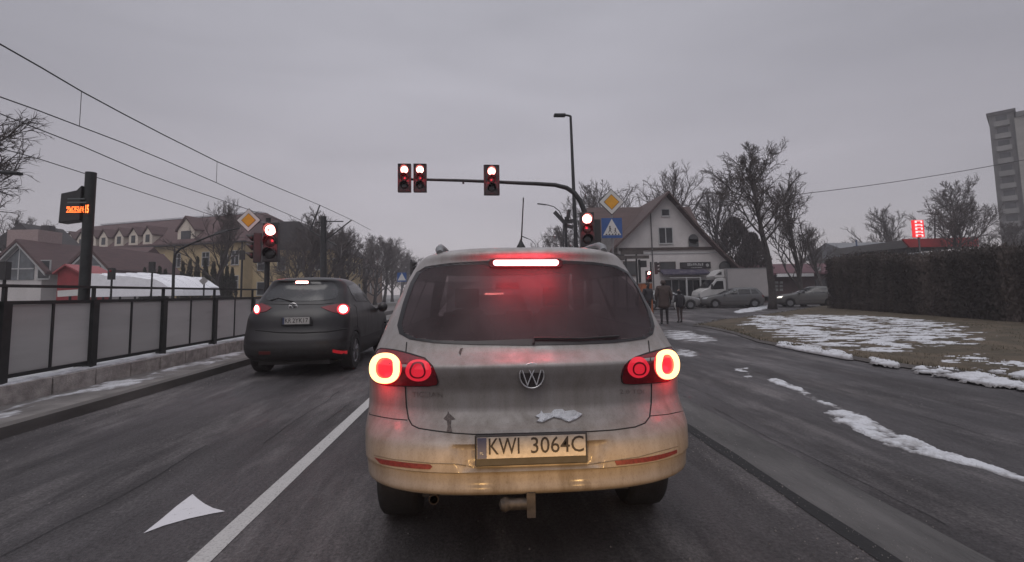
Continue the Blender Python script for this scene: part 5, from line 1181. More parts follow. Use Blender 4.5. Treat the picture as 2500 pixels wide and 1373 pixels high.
# ------------------------------------------------------------------ street furniture
mat('signal_black', (.032, .030, .031), .5, var=.2, scale=10); mat('signal_frame', (.07, .065, .065), .5, var=.2); mat('lens_off', (.02, .018, .018), .2, var=.2)
mat('sign_face_white', (.55, .55, .53), .55, var=.06, scale=8); mat('sign_yellow', (.62, .30, .02), .5, var=.08, scale=8); mat('sign_blue', (.035, .09, .26), .5, var=.1, scale=6); mat('sign_line', (.02, .02, .02), .6); mat('sign_back', (.30, .29, .28), .5, .3)
def signal_head(parent, c, w=.36, h=1.0, rz=0., lit=0, arrow=None, board=False, name='signal_head'):
    c = Vector(c); M = Matrix.Rotation(R(rz), 4, 'Z'); T = Matrix.Translation(c)@M
    def X(mb): mb.v = [tuple(T@Vector(v)) for v in mb.v]; return mb
    b = MB(); b.bbox((-w/2, -.09, -h/2), (w/2, .09, h/2))
    if board:
        bw, bh = w/2+.03, h/2+.03; b.bbox((-bw, -.115, -bh), (-w/2, .05, bh)); b.bbox((w/2, -.115, -bh), (bw, .05, bh)); b.bbox((-w/2, -.115, h/2), (w/2, .05, bh)); b.bbox((-w/2, -.115, -bh), (w/2, .05, -h/2))
    ho = X(b).build(name, [MATS['signal_black']], parent); bv = ho.modifiers.new('b', 'BEVEL'); bv.width = .012; bv.segments = 2; bv.limit_method = 'ANGLE'
    r = h*.135
    for k in range(3):
        z = h*.30-k*h*.30; on = k == lit
        l_ = MB().lathe([(.001, -.105), (r*.6, -.103), (r*.95, -.094), (r, -.088)], (0, 0, z), (0, 1, 0), 20); lo_ = X(l_).build('lens', MATS['lamp_hot'] if on else MATS['lens_off'], ho, smooth=True)
        v = MB(); n = 14; pts = []
        for i in range(n+1): a = -.35+(math.pi+.7)*i/n; pts.append((math.cos(a)*r*1.14, z+math.sin(a)*r*1.14))
        dep = .20
        v.add([(x, -.088, q) for x, q in pts]+[(x, -.088-dep*(.35+.65*max(0, (q-z)/r+.35)/1.5), q) for x, q in pts], [(i, i+1, n+2+i, n+1+i) for i in range(n)]); vo = X(v).build('visor', MATS['signal_black'], ho, smooth=True); s = vo.modifiers.new('s', 'SOLIDIFY'); s.thickness = .006
        if on: fill_light('signal_fill', tuple(T@Vector((0, -.42, z-.20))), 5.0, (1, .02, .045), .06)  # added red lamp hung before the lens to tint the housing
        if on and arrow:
            a = MB()
            if arrow == 'left': a.bbox((-r*.6, -.112, z-r*.07), (r*.6, -.106, z+r*.07)); a.prism([(-r*.68, z), (-r*.25, z+r*.28), (-r*.25, z-r*.28)], 1, -.112, -.106)
            if arrow == 'up': a.bbox((-r*.09, -.112, z-r*.1), (r*.09, -.106, z+r*.7)); a.prism([(0, z+r*.85), (r*.3, z+r*.35), (-r*.3, z+r*.35)], 1, -.112, -.106)
            X(a).build('arrow_mask', MATS['signal_black'], lo_)
    return ho
def diamond_sign(label, c, half, th=.02, post=None):
    c = Vector(c); t = thing('priority_sign', label, 'road sign', (c.x, c.y, c.z))
    def dia(s, y0, y1): return MB().prism([(c.x-s, c.z), (c.x, c.z-s), (c.x+s, c.z), (c.x, c.z+s)], 1, c.y+y0, c.y+y1)
    dia(half, 0, th).build('border', MATS['sign_line'], t); dia(half*.94, -.004, -.001).build('white_face', MATS['sign_face_white'], t); dia(half*.60, -.008, -.005).build('inner_border', MATS['sign_line'], t); dia(half*.56, -.012, -.009).build('yellow_centre', MATS['sign_yellow'], t); return t
def crossing_sign(label, c, w, h, detail=True):
    c = Vector(c); t = thing('crossing_sign', label, 'road sign', (c.x, c.y, c.z)); MB().bbox((c.x-w/2, c.y, c.z-h/2), (c.x+w/2, c.y+.02, c.z+h/2)).build('blue_face', MATS['sign_blue'], t)
    MB().prism([(c.x-w*.44, c.z-h*.36), (c.x+w*.44, c.z-h*.36), (c.x, c.z+h*.46)], 1, c.y-.004, c.y-.001).build('white_triangle', MATS['sign_face_white'], t)
    def man(x, z, s, sg):
        g = MB(); y0, y1 = c.y-.009, c.y-.005; g.prism([(x+math.cos(a)*s*.11, z+s*.42+math.sin(a)*s*.11) for a in [i*math.pi/4 for i in range(8)]], 1, y0, y1)
        g.prism([(x-s*.09, z+s*.30), (x+s*.09, z+s*.30), (x+s*.07, z-s*.05), (x-s*.07, z-s*.05)], 1, y0, y1)
        for q in (-1, 1): g.prism([(x-s*.05, z-.0), (x+s*.05, z), (x+q*s*.22+s*.04, z-s*.45), (x+q*s*.22-s*.05, z-s*.45)], 1, y0-.0005*q, y1-.0005*q)
        g.prism([(x, z+s*.27), (x+sg*s*.25, z+s*.05), (x+sg*s*.20, z), (x, z+s*.18)], 1, y0-.001, y1-.001); return g
    if detail:
        man(c.x-w*.10, c.z-h*.08, h*.34, 1).build('adult_pictogram', MATS['sign_line'], t); man(c.x+w*.16, c.z-h*.14, h*.27, -1).build('child_pictogram', MATS['sign_line'], t)
        g = MB()
        for k in range(5): g.bbox((c.x-w*.32+k*w*.15, c.y-.009, c.z-h*.345), (c.x-w*.32+k*w*.15+w*.075, c.y-.005, c.z-h*.29))
        g.build('zebra_pictogram', MATS['sign_line'], t)
    return t
# -- big gantry-arm signal ahead right
D = 14.5; b0 = at(1436, 600, D)
ms = thing('signal_mast', 'curved grey mast arm reaching over the road with three red signal heads', 'traffic light', (b0.x, D, 0))
pts = [(b0.x, D, 0)]+[tuple(at(X, Y, D)) for X, Y in ((1436, 640), (1434, 560), (1428, 520), (1417, 492), (1403, 472), (1383, 459), (1355, 452), (1310, 449), (1260, 447), (1200, 444), (1120, 441), (1040, 439), (990, 438))]
MB().tube(pts, [.10, .09, .085, .082, .08, .075, .07, .065, .06, .055, .05, .045, .04, .036], 12).build('mast', MATS['dark_metal'], ms, smooth=50)
signal_head(ms, at(988, 436, D-.16), .32, .78, 3, 0, 'left', True); signal_head(ms, at(1026, 436, D-.16), .32, .78, 3, 0, 'up', True); signal_head(ms, at(1200, 441, D-.16), .40, .84, 3, 0, None, True)
signal_head(ms, at(1433, 561, D-.22), .42, 1.02, -4, 0, None, False); 
q = at(1131, 447, D); MB().tube([q+Vector((0, 0, .05)), q-Vector((0, 0, .03))], .03, 8).build('arm_sensor', MATS['signal_black'], ms)
MB().bbox((b0.x+.18, D+.1, at(1450, 600, D).z), (b0.x+.42, D+.35, at(1450, 535, D).z)).build('signal_box', MATS['signal_black'], ms)
# -- signs right
D = 15.3; c = at(1493, 493.5, D); diamond_sign('yellow and white diamond priority sign above the blue crossing sign on the right', c, .425)
c2_ = at(1494, 557, D); crossing_sign('blue crossing sign with two walking figures under the right diamond sign', c2_, .66, .64)
sp_ = thing('sign_post', 'grey post carrying the right diamond and blue crossing signs', 'post', (c.x, D+.06, 0)); MB().tube([(c.x, D+.06, 0), (c.x, D+.06, c.z+.3)], .032, 10).build('pole', MATS['galvanised'], sp_)
a = at(1457, 592, D+.6); t = thing('yield_sign_back', 'grey back of a triangular road sign turned away behind the mast signal', 'road sign', tuple(a)); MB().prism([(a.x-.33, a.z+.32), (a.x+.62, a.z+.10), (a.x+.36, a.z-.42)], 1, a.y, a.y+.02).build('plate', MATS['sign_back'], t); MB().tube([(a.x+.3, a.y+.05, 0), (a.x+.3, a.y+.05, a.z+.1)], .03, 8).build('pole', MATS['galvanised'], t)
# -- tall street lamp and farther lamps
def street_lamp(label, X0, Yb, X1, Y1, D, arm_px, r=.07, head=(.50, .14, .07), name='street_lamp'):
    b = at(X0, Yb, D); tpt = at(X1, Y1, D); t = thing(name, label, 'street lamp', (b.x, D, 0)); MB().tube([(b.x, D, 0), tuple(b), tuple(tpt)], [r*1.25, r*1.1, r*.62], 10).build('pole', MATS['dark_metal'], t, smooth=50)
    P = [tuple(tpt)]+[tuple(at(X, Y, D)) for X, Y in arm_px]; MB().tube(P, r*.55, 8).build('arm', MATS['dark_metal'], t, smooth=50)
    e = Vector(P[-1]); e0 = Vector(P[-2]); d = (e-e0).normalized(); ang_ = math.atan2(-d.z, d.x) if d.x > 0 else math.atan2(d.z, -d.x)
    mb = MB().box(e+d*head[0]*.35, head, Matrix.Rotation(ang_, 3, 'Y')); o = mb.build('lamp_head', MATS['dark_metal'], t); bv = o.modifiers.new('b', 'BEVEL'); bv.width = .025; bv.segments = 2; return t
street_lamp('tall dark street lamp post with a flat head beside the mast arm', 1408, 640, 1393, 284, 20.5, [(1385, 282), (1376, 282)], .085, (.50, .28, .10))
street_lamp('distant curved street lamp left of the signal cluster', 1376, 640, 1375, 548, 38, [(1373, 532), (1366, 516), (1352, 505), (1338, 501), (1330, 500)], .07, (.7, .2, .08))
street_lamp('tiny distant curved street lamp just above the beige car roof', 1310, 640, 1310, 610, 60, [(1306, 596), (1296, 586), (1286, 582)], .07, (.9, .2, .1))
street_lamp('curved street lamp beyond the hedge right of the red sign', 2283, 640, 2282, 530, 50, [(2286, 516), (2294, 508), (2303, 505)], .09, (.9, .3, .12))
street_lamp('lamp head reaching in at the edge of the frame among bare branches', -90, 700, -90, 432, 11, [(-50, 426), (-10, 421), (8, 422)], .06, (.42, .16, .07))
# -- cluster of side-facing signals
D = 24.; b = at(1384, 640, D); sc = thing('signal_cluster', 'black cluster of sideways signal heads and cameras on a pole behind the mast', 'traffic light', (b.x, D, 0)); MB().tube([(b.x, D, 0), tuple(at(1381, 530, D))], .06, 8).build('pole', MATS['dark_metal'], sc)
for X, Y, w2, h2, ry in ((1366, 531, .16, .75, 42), (1387, 527, .16, .6, -12), (1392, 541, .5, .18, 10), (1389, 553, .42, .16, -14), (1380, 557, .15, .5, 8)):
    q = at(X, Y, D); MB().box(q, (w2, .2, h2), Matrix.Rotation(R(-ry), 3, 'Y')).build('signal_head', MATS['signal_black'], sc)
# -- left signal with diamond sign
D = 12.6; b = at(651, 700, D); zt = at(650, 533, D).z
ls = thing('signal_pole', 'kerbside traffic light showing a bright red left arrow above the dark car', 'traffic light', (b.x, D, 0)); MB().tube([(b.x, D, 0), (b.x, D, zt)], .062, 12).build('pole', MATS['dark_metal'], ls, smooth=50)
signal_head(ls, at(663, 592, D-.17), .36, .98, 3, 0, 'left'); signal_head(ls, at(630, 606, D-.05), .32, .74, -72, 9, None)
c = at(607, 538, D-.1); ds = diamond_sign('diamond priority sign left of the kerbside red arrow signal', c, .30)
MB().tube([(c.x, c.y+.06, c.z-.05), (b.x, D, c.z-.05)], .018, 8).build('bracket', MATS['galvanised'], ds)
# -- curved lamp arm on the far left
D = 21.; t = thing('lamp_bracket', 'long dark street lamp arm curving up behind the fence beside the yellow building', 'street lamp', (at(425, 700, D).x, D, 0))
P = [Vector((at(425, 700, D).x, D, 0))]+[at(X, Y, D) for X, Y in ((424, 650), (427, 622), (440, 608), (470, 594), (510, 578), (545, 566), (585, 557))]; MB().tube(P, [.06, .055, .05, .045, .04, .036, .032, .028], 8).build('arm', MATS['dark_metal'], t, smooth=50)
q = at(541, 567, D); MB().box(q, (.5, .2, .08), Matrix.Rotation(R(-17), 3, 'Y')).build('lamp_head', MATS['grey_metal'], t)
# -- overhead line mast
D = 27.; b = at(791, 700, D); om = thing('overhead_line_mast', 'dark overhead line mast with slanted brackets rising between street trees', 'mast', (b.x, D, 0)); MB().tube([(b.x, D, 0), tuple(at(790, 529, D))], [.19, .155], 12).build('pole', MATS['dark_metal'], om, smooth=50)
for pp in ([(757, 564), (781, 501)], [(796, 586), (858, 538)], [(756, 562), (788, 582), (822, 600)], [(768, 545), (792, 541), (838, 541)]):
    MB().tube([at(X, Y, D) for X, Y in pp], .035, 6).build('bracket', MATS['dark_metal'], om)
# -- overhead wires
def wire(label, xx, px, r=.014):
    P = [atx(X, Y, xx) for X, Y in px]; q = []
    for i in range(len(P)-1):
        for k in range(4): q.append(P[i].lerp(P[i+1], k/4))
    q.append(P[-1]); o = MB().tube(q, r, 5).build('overhead_wire', MATS['sign_line']); tag(o, label, 'wire'); return o
W1 = [(-60, 73), (0, 108), (100, 165), (200, 224), (300, 278), (400, 330), (530, 395), (660, 451), (780, 501), (860, 538), (905, 562)]
W2 = [(-60, 212), (0, 237), (90, 269), (187, 306), (300, 349), (400, 391), (527, 446), (620, 488), (700, 522), (757, 548)]
wire('highest overhead wire running from the frame corner to the line mast', -9.0, W1, .016); wire('second overhead wire hanging under the highest one', -9.0, W2, .013)
W3 = [(-60, 252), (0, 278), (100, 318), (200, 357), (350, 422), (450, 458), (540, 489), (690, 541)]
W4 = [(-60, 343), (0, 362), (100, 390), (250, 438), (350, 471), (450, 503), (520, 527)]
wire('third overhead wire crossing above the display pole', -12.2, W3, .016); wire('lowest overhead wire passing behind the display board', -12.2, W4, .013)
for (X, Ya, Yb, xx) in ((199, 224, 313, -9.), (530, 395, 447, -9.)):
    a = atx(X, Ya, xx); bq = Vector((a.x, a.y, 0)); lo2 = None
    for i in range(len(W2)-1):
        p0, p1 = atx(*W2[i], xx), atx(*W2[i+1], xx)
        if p0.y <= a.y <= p1.y: lo2 = p0.lerp(p1, (a.y-p0.y)/(p1.y-p0.y))
    o = MB().tube([a, lo2], .008, 4).build('wire_dropper', MATS['sign_line']); tag(o, 'thin vertical dropper between the two upper wires %s' % ('near the frame side' if X < 300 else 'above the diamond sign'), 'wire')
# -- wire on the right
q0, q1 = at(1650, 504, 40), at(2620, 368, 40); P = [q0.lerp(q1, k/20)-Vector((0, 0, .55*math.sin(math.pi*k/20))) for k in range(21)]
o = MB().tube(P, .028, 5).build('cross_wire', MATS['sign_line']); tag(o, 'single cable rising from the lime tree to the apartment tower', 'wire')
# -- glass fence
FX = -6.15; fz0, fz1, fz2 = .44, 1.385, 1.60
fn = thing('glass_fence', 'dark framed fence with grey translucent panels along the tram platform', 'fence', (FX, 6, 0))
mat('fence_metal', (.028, .03, .03), .5, .3, var=.25, scale=7)
def panel_mat():
    M = mat('fence_glass', (.44, .425, .42), .3, scale=1.3, col2=(.62, .60, .595), thr=(.35, .7), spec=.5, stretch=(1, .35, 3)); t = M.node_tree; b = t.nodes['Principled BSDF']; tr = N(t, 'ShaderNodeBsdfTranslucent'); tr.inputs[0].default_value = (.66, .655, .65, 1); mx = N(t, 'ShaderNodeMixShader'); mx.inputs[0].default_value = .5
    oi = N(t, 'ShaderNodeObjectInfo'); mr = N(t, 'ShaderNodeMapRange'); mr.inputs[3].default_value = .72; mr.inputs[4].default_value = 1.08; t.links.new(oi.outputs['Random'], mr.inputs[0]); src = b.inputs['Base Color'].links[0].from_socket; vs = N(t, 'ShaderNodeVectorMath', operation='SCALE'); t.links.new(src, vs.inputs[0]); t.links.new(mr.outputs[0], vs.inputs['Scale']); t.links.new(vs.outputs[0], b.inputs['Base Color'])
    t.links.new(tr.outputs[0], mx.inputs[1]); t.links.new(b.outputs[0], mx.inputs[2]); t.links.new(mx.outputs[0], t.nodes['Material Output'].inputs[0]); return M
panel_mat()
posts = [atx(X, 730, FX).y for X in (10, 228, 398, 523, 616)]
step = (posts[-1]-posts[0])/(len(posts)-1); ys = [posts[0]-step*2, posts[0]-step]+posts+[posts[-1]+step*k for k in range(1, 7)]
for i, y in enumerate(ys):
    MB().bbox((FX-.06, y-.06, .2), (FX+.06, y+.06, fz1+.02)).build('post', MATS['fence_metal'], fn); 
for i in range(len(ys)-1):
    ym = (ys[i]+ys[i+1])/2; MB().bbox((FX-.018, ym-.02, fz0+.025), (FX+.018, ym+.02, fz1-.03)).build('mullion', MATS['fence_metal'], fn)
    for a, b in ((ys[i]+.062, ym-.022), (ym+.022, ys[i+1]-.062)): MB().bbox((FX-.006, a, fz0+.027), (FX+.006, b, fz1-.032)).build('glass_panel', MATS['fence_glass'], fn)
    MB().bbox((FX-.025, ys[i]+.062, fz0-.025), (FX+.025, ys[i+1]-.062, fz0+.025)).build('bottom_rail', MATS['fence_metal'], fn)
    MB().bbox((FX-.025, ys[i]+.062, fz1-.03), (FX+.025, ys[i+1]-.062, fz1+.02)).build('middle_rail', MATS['fence_metal'], fn)
for i, y in enumerate(ys): MB().bbox((FX-.02, y-.02, fz1+.02), (FX+.02, y+.02, fz2-.02)).build('rail_support', MATS['fence_metal'], fn)
MB().bbox((FX-.03, ys[0], fz2-.02), (FX+.03, ys[-1], fz2+.02)).build('top_rail', MATS['fence_metal'], fn)
# -- information display pole
y = posts[1]+.02; dp = thing('display_pole', 'thick dark pole with a departure display board glowing orange', 'information display', (FX-.14, y, 0)); px_ = FX-.16
ztop = atx(250, 430, px_).z
MB().tube([(px_, y, .1), (px_, y, ztop)], .075, 14).build('pole', MATS['fence_metal'], dp, smooth=50)
Dd = y; a = at(153, 547, Dd); b = at(233, 470, Dd)
bx = MB().prism([(a.x, a.z), (px_-.07, a.z+.04), (px_-.07, b.z+.10), (px_-.14, b.z+.02), (a.x+.015, b.z-.03)], 1, y-.09, y+.09).build('display_board', MATS['signal_black'], dp); bv = bx.modifiers.new('b', 'BEVEL'); bv.width = .015; bv.segments = 2
MB().bbox((px_-.14, y-.05, a.z+.06), (px_-.06, y+.05, b.z-.06)).build('board_bracket', MATS['fence_metal'], dp)
led = emis('led_orange', (1, .16, .03), 4.5, (.2, .05, .01)); t = MB(); rnd = random.Random(12)
q0 = at(162, 519, Dd-.10); q1 = at(216, 503, Dd-.10); cw = (q1.x-q0.x)/34
for i in range(27):
    for j in range(5):
        if rnd.random() < .62 and i % 4 != 3: t.bbox((q0.x+i*cw, y-.102, q0.z+j*(q1.z-q0.z)/5+.1*cw), (q0.x+i*cw+cw*.8, y-.093, q0.z+j*(q1.z-q0.z)/5+cw*.85))
t.build('display_text', led, bx); t = MB(); text_flat(t, '15', (q1.x-cw*2.6, y-.096, (q0.z+q1.z)/2+.004), (1, 0, 0), (0, 0, 1), (q1.z-q0.z)*1.25, cw*5, .004, .02); t.build('display_digits', led, bx, fix=False)
t = MB()
for j in range(2): t.bbox((q0.x, y-.096, q1.z+.045+j*.06), (q1.x-cw*(4+j*3), y-.092, q1.z+.068+j*.06))
t.build('display_header', mat('header_grey', (.10, .11, .11), .5), bx)
MB().box((at(170, 716, 9).x, 9.0, at(170, 716, 9).z), (.38, .02, .10), Matrix.Rotation(R(-3), 3, 'Y'))
t = thing('platform_notice', 'small white notice board tilted behind the top of the glass fence', 'sign', tuple(at(168, 716, 9.2))); q = at(168, 716, 9.2); MB().box(q, (.37, .02, .11), Matrix.Rotation(R(-3), 3, 'Y')).build('board', MATS['sign_face_white'], t); MB().tube([(q.x, q.y+.03, .3), (q.x, q.y+.03, q.z+.04)], .02, 6).build('post', MATS['dark_metal'], t)
# thin posts and small things behind the fence
for X, ty, D, lab, red in ((272, 655, 20, 'slim dark signal post with a small red lamp in front of the shelters', 1), (370, 640, 22, 'slim dark signal post between the two shelter roofs', 0), (498, 676, 24, 'slim post with a small lozenge board in front of the thujas', 0), (10, 640, 13, 'thin dark post at the frame side beside the fence end', 0), (590, 612, 24, 'thin pale post in front of the yellow corner', 0)):
    b = at(X, 700, D); h = at(X, ty, D).z; t = thing('slim_post', lab, 'post', (b.x, D, 0)); MB().tube([(b.x, D, 0), (b.x, D, h)], .035, 8).build('pole', MATS['dark_metal'], t)
    hd = MB().bbox((b.x-.10, D-.1, h-.45), (b.x+.10, D+.05, h)).build('head', MATS['signal_black'], t) if X != 498 else MB().prism([(b.x-.2, h-.2), (b.x, h-.4), (b.x+.2, h-.2), (b.x, h)], 1, D-.06, D-.04).build('board', MATS['sign_back'], t)
    if red: MB().lathe([(.001, -.02), (.05, -.01), (.05, 0)], (b.x, D-.1, h-.12), (0, 1, 0), 10).build('lens', MATS['red_lens'], t)
# small far crossing sign and far signal beside the beige car
D = 36.; c = at(981, 677, D); cs = crossing_sign('small distant blue crossing sign left of the beige car', c, .66, .66, False); MB().tube([(c.x, D+.05, 0), (c.x, D+.05, c.z)], .03, 6).build('pole', MATS['galvanised'], cs)
D = 30.; b = at(1004, 690, D); z = at(1004, 655, D).z; t = thing('far_signal', 'small dark signal standing just beside the beige car roof edge', 'traffic light', (b.x, D, 0)); MB().tube([(b.x, D, 0), (b.x, D, z+.5)], .05, 8).build('pole', MATS['dark_metal'], t); signal_head(t, (b.x+.1, D-.15, z), .28, .75, 60, 9)
# direction signs and crossing signal on the right, by the corner
D = 30.; 
for X0, X1, Y0, Y1, XP, lab in ((1497, 1584, 624, 633, 1531, 'long dark street name board over the beige car shoulder'), (1515, 1570, 612, 622, 1557, 'upper short brown direction board left of the gabled house')):
    a = at(X0, Y1, D); b = at(X1, Y0, D); p = at(XP, 700, D); t = thing('direction_board', lab, 'sign', (p.x, D, 0)); MB().bbox((a.x, D-.05, a.z), (b.x, D, b.z)).build('board', mat('board_brown', (.07, .06, .055), .6, var=.4, scale=3), t); MB().tube([(p.x, D+.05, 0), (p.x, D+.05, b.z)], .06, 8).build('post', MATS['dark_metal'], t); D += .6
D = 28.; b = at(1591, 700, D); t = thing('crossing_signal', 'small crossing signal with a red lamp behind the brown coat pedestrian', 'traffic light', (b.x, D, 0)); z = at(1591, 640, D).z; MB().tube([(b.x, D, 0), (b.x, D, z)], .05, 8).build('pole', MATS['dark_metal'], t); q = at(1584, 676, D-.2)
signal_head(t, (q.x, D-.14, q.z), .30, .70, 0, 0); signal_head(t, (b.x+.30, D, at(1600, 655, D).z), .26, .70, 70, 9)
D = 29.; b = at(1563, 700, D); t = thing('dark_sign', 'dark square sign on a thick post between direction boards and red lamp', 'sign', (b.x, D, 0)); MB().tube([(b.x, D, 0), (b.x, D, at(1560, 634, D).z)], .08, 8).build('post', MATS['dark_metal'], t); q = at(1570, 645, D); MB().box((q.x, D-.1, q.z), (.36, .03, .4)).build('board', MATS['dark_metal'], t)
# orange mailbox-like locker behind
D = 27.; a = at(1566, 712, D); b = at(1592, 692, D); t = thing('orange_cabinet', 'orange roadside cabinet under the small red crossing lamp', 'cabinet', ((a.x+b.x)/2, D, 0)); mat('orange_paint', (.28, .09, .035), .6, var=.25, scale=3); MB().bbox((a.x, D, 0), (b.x, D+.5, b.z)).build('case', MATS['orange_paint'], t); MB().bbox((a.x-.03, D-.03, b.z), (b.x+.03, D+.53, b.z+.05)).build('lid', MATS['sign_back'], t); MB().bbox((a.x+.05, D-.02, .2), (b.x-.05, D-.002, b.z-.1)).build('door', MATS['orange_paint'], t)
# wall lamp / small things on the truck roof side
# ------------------------------------------------------------------ box truck
def box_truck():
    t = thing('box_truck', 'white box truck facing left, parked behind the silver and grey cars', 'truck'); wm = mat('truck_white', (.50, .49, .48), .5, var=.06, scale=2); L = 6.0
    # local: nose towards -x (left), near side towards -y
    b = MB().bbox((-.75, -1.05, .75), (2.75, 1.05, 2.98)); bo = b.build('cargo_box', mat('box_grey', (.40, .375, .37), .6, var=.05, scale=1.5), t)
    f = MB()
    for (x0, x1, z0, z1) in ((-.76, 2.76, 2.93, 3.0), (-.76, 2.76, .74, .82), (-.78, -.70, .82, 2.93), (2.70, 2.78, .82, 2.93)): f.bbox((x0, -1.07, z0), (x1, -1.052, z1))
    f.build('box_trim', MATS['galvanised'], bo)
    c = MB().prism([(-.80, .45), (-.80, 2.20), (-1.05, 2.28), (-1.55, 2.20), (-2.15, 1.50), (-2.75, 1.25), (-2.85, .95), (-2.85, .45)], 1, -.98, .98); co = c.build('cab', wm, t); bv = co.modifiers.new('b', 'BEVEL'); bv.width = .05; bv.segments = 2
    d = MB().prism([(-.82, 2.30), (-.82, 2.90), (-.95, 2.92), (-1.25, 2.78), (-1.62, 2.42), (-1.60, 2.30)], 1, -.80, .80).build('wind_deflector', wm, t)
    MB().prism([(-1.05, 2.50), (-1.05, 2.74), (-1.22, 2.68), (-1.48, 2.50)], 1, -.812, -.802).build('deflector_slot', MATS['seam'], d)
    MB().prism([(-1.02, 1.40), (-1.05, 2.02), (-1.52, 2.02), (-1.90, 1.52), (-1.80, 1.38)], 1, -.995, -.975).build('side_window', MATS['glass_dark'], t)
    MB().add([(-1.62, -.85, 2.16), (-1.62, .85, 2.16), (-2.22, .88, 1.54), (-2.22, -.88, 1.54)], [(0, 1, 2, 3)]).build('windscreen', MATS['glass_dark'], t)
    for x in (-2.15, 1.7):
        for s in (-1, 1):
            q = MB().lathe([(.20, -.12), (.34, -.11), (.36, -.05), (.36, .08), (.33, .12), (.20, .12), (.2, -.12)], (x, s*.90, .36), (0, s, 0), 20); wo = q.build('wheel', MATS['tyre'], t, smooth=40); MB().lathe([(.2, .10), (.08, .05), (.07, .12), (.001, .12)], (x, s*.90, .36), (0, s, 0), 16).build('rim', MATS['galvanised'], wo)
    MB().bbox((-.7, -.8, .42), (2.7, .8, .72)).build('chassis', MATS['black_plastic'], t); MB().bbox((-2.90, -.95, .42), (-2.852, .95, .80)).build('bumper', MATS['black_plastic'], t)
    MB().tube([(-1.95, -1.0, 1.5), (-2.0, -1.22, 1.55)], .02, 6).bbox((-2.06, -1.34, 1.38), (-1.98, -1.14, 1.78)).build('wing_mirror', MATS['black_plastic'], t)
    MB().bbox((-2.875, -.93, .88), (-2.83, -.60, 1.08)).build('headlamp', MATS['lamp_glass'] if 'lamp_glass' in MATS else MATS['sign_white'], t); return t
tr = box_truck(); p = at(1764, 700, 38.2); place(tr, p.x+.70, 38.2, 0, -3)
# ------------------------------------------------------------------ people
def skin_mesh(name, verts, edges, radii, m, parent, sub=2, root=0):
    me = bpy.data.meshes.new(name); me.from_pydata(verts, edges, []); o = bpy.data.objects.new(name, me); COL.objects.link(o); sk = o.modifiers.new('skin', 'SKIN'); sk.use_smooth_shade = True
    for i, r in enumerate(radii): d = me.skin_vertices[0].data[i]; d.radius = (r, r) if not isinstance(r, tuple) else r; d.use_root = i == root
    su = o.modifiers.new('sub', 'SUBSURF'); su.levels = su.render_levels = sub; bpy.context.view_layer.update()
    m2 = bpy.data.meshes.new_from_object(o.evaluated_get(bpy.context.evaluated_depsgraph_get())); bpy.data.objects.remove(o); bpy.data.meshes.remove(me)
    m2.name = name; m2.materials.clear(); m2.materials.append(m); m2.shade_smooth(); o = bpy.data.objects.new(name, m2); COL.objects.link(o)
    if parent: o.parent = parent
    return o
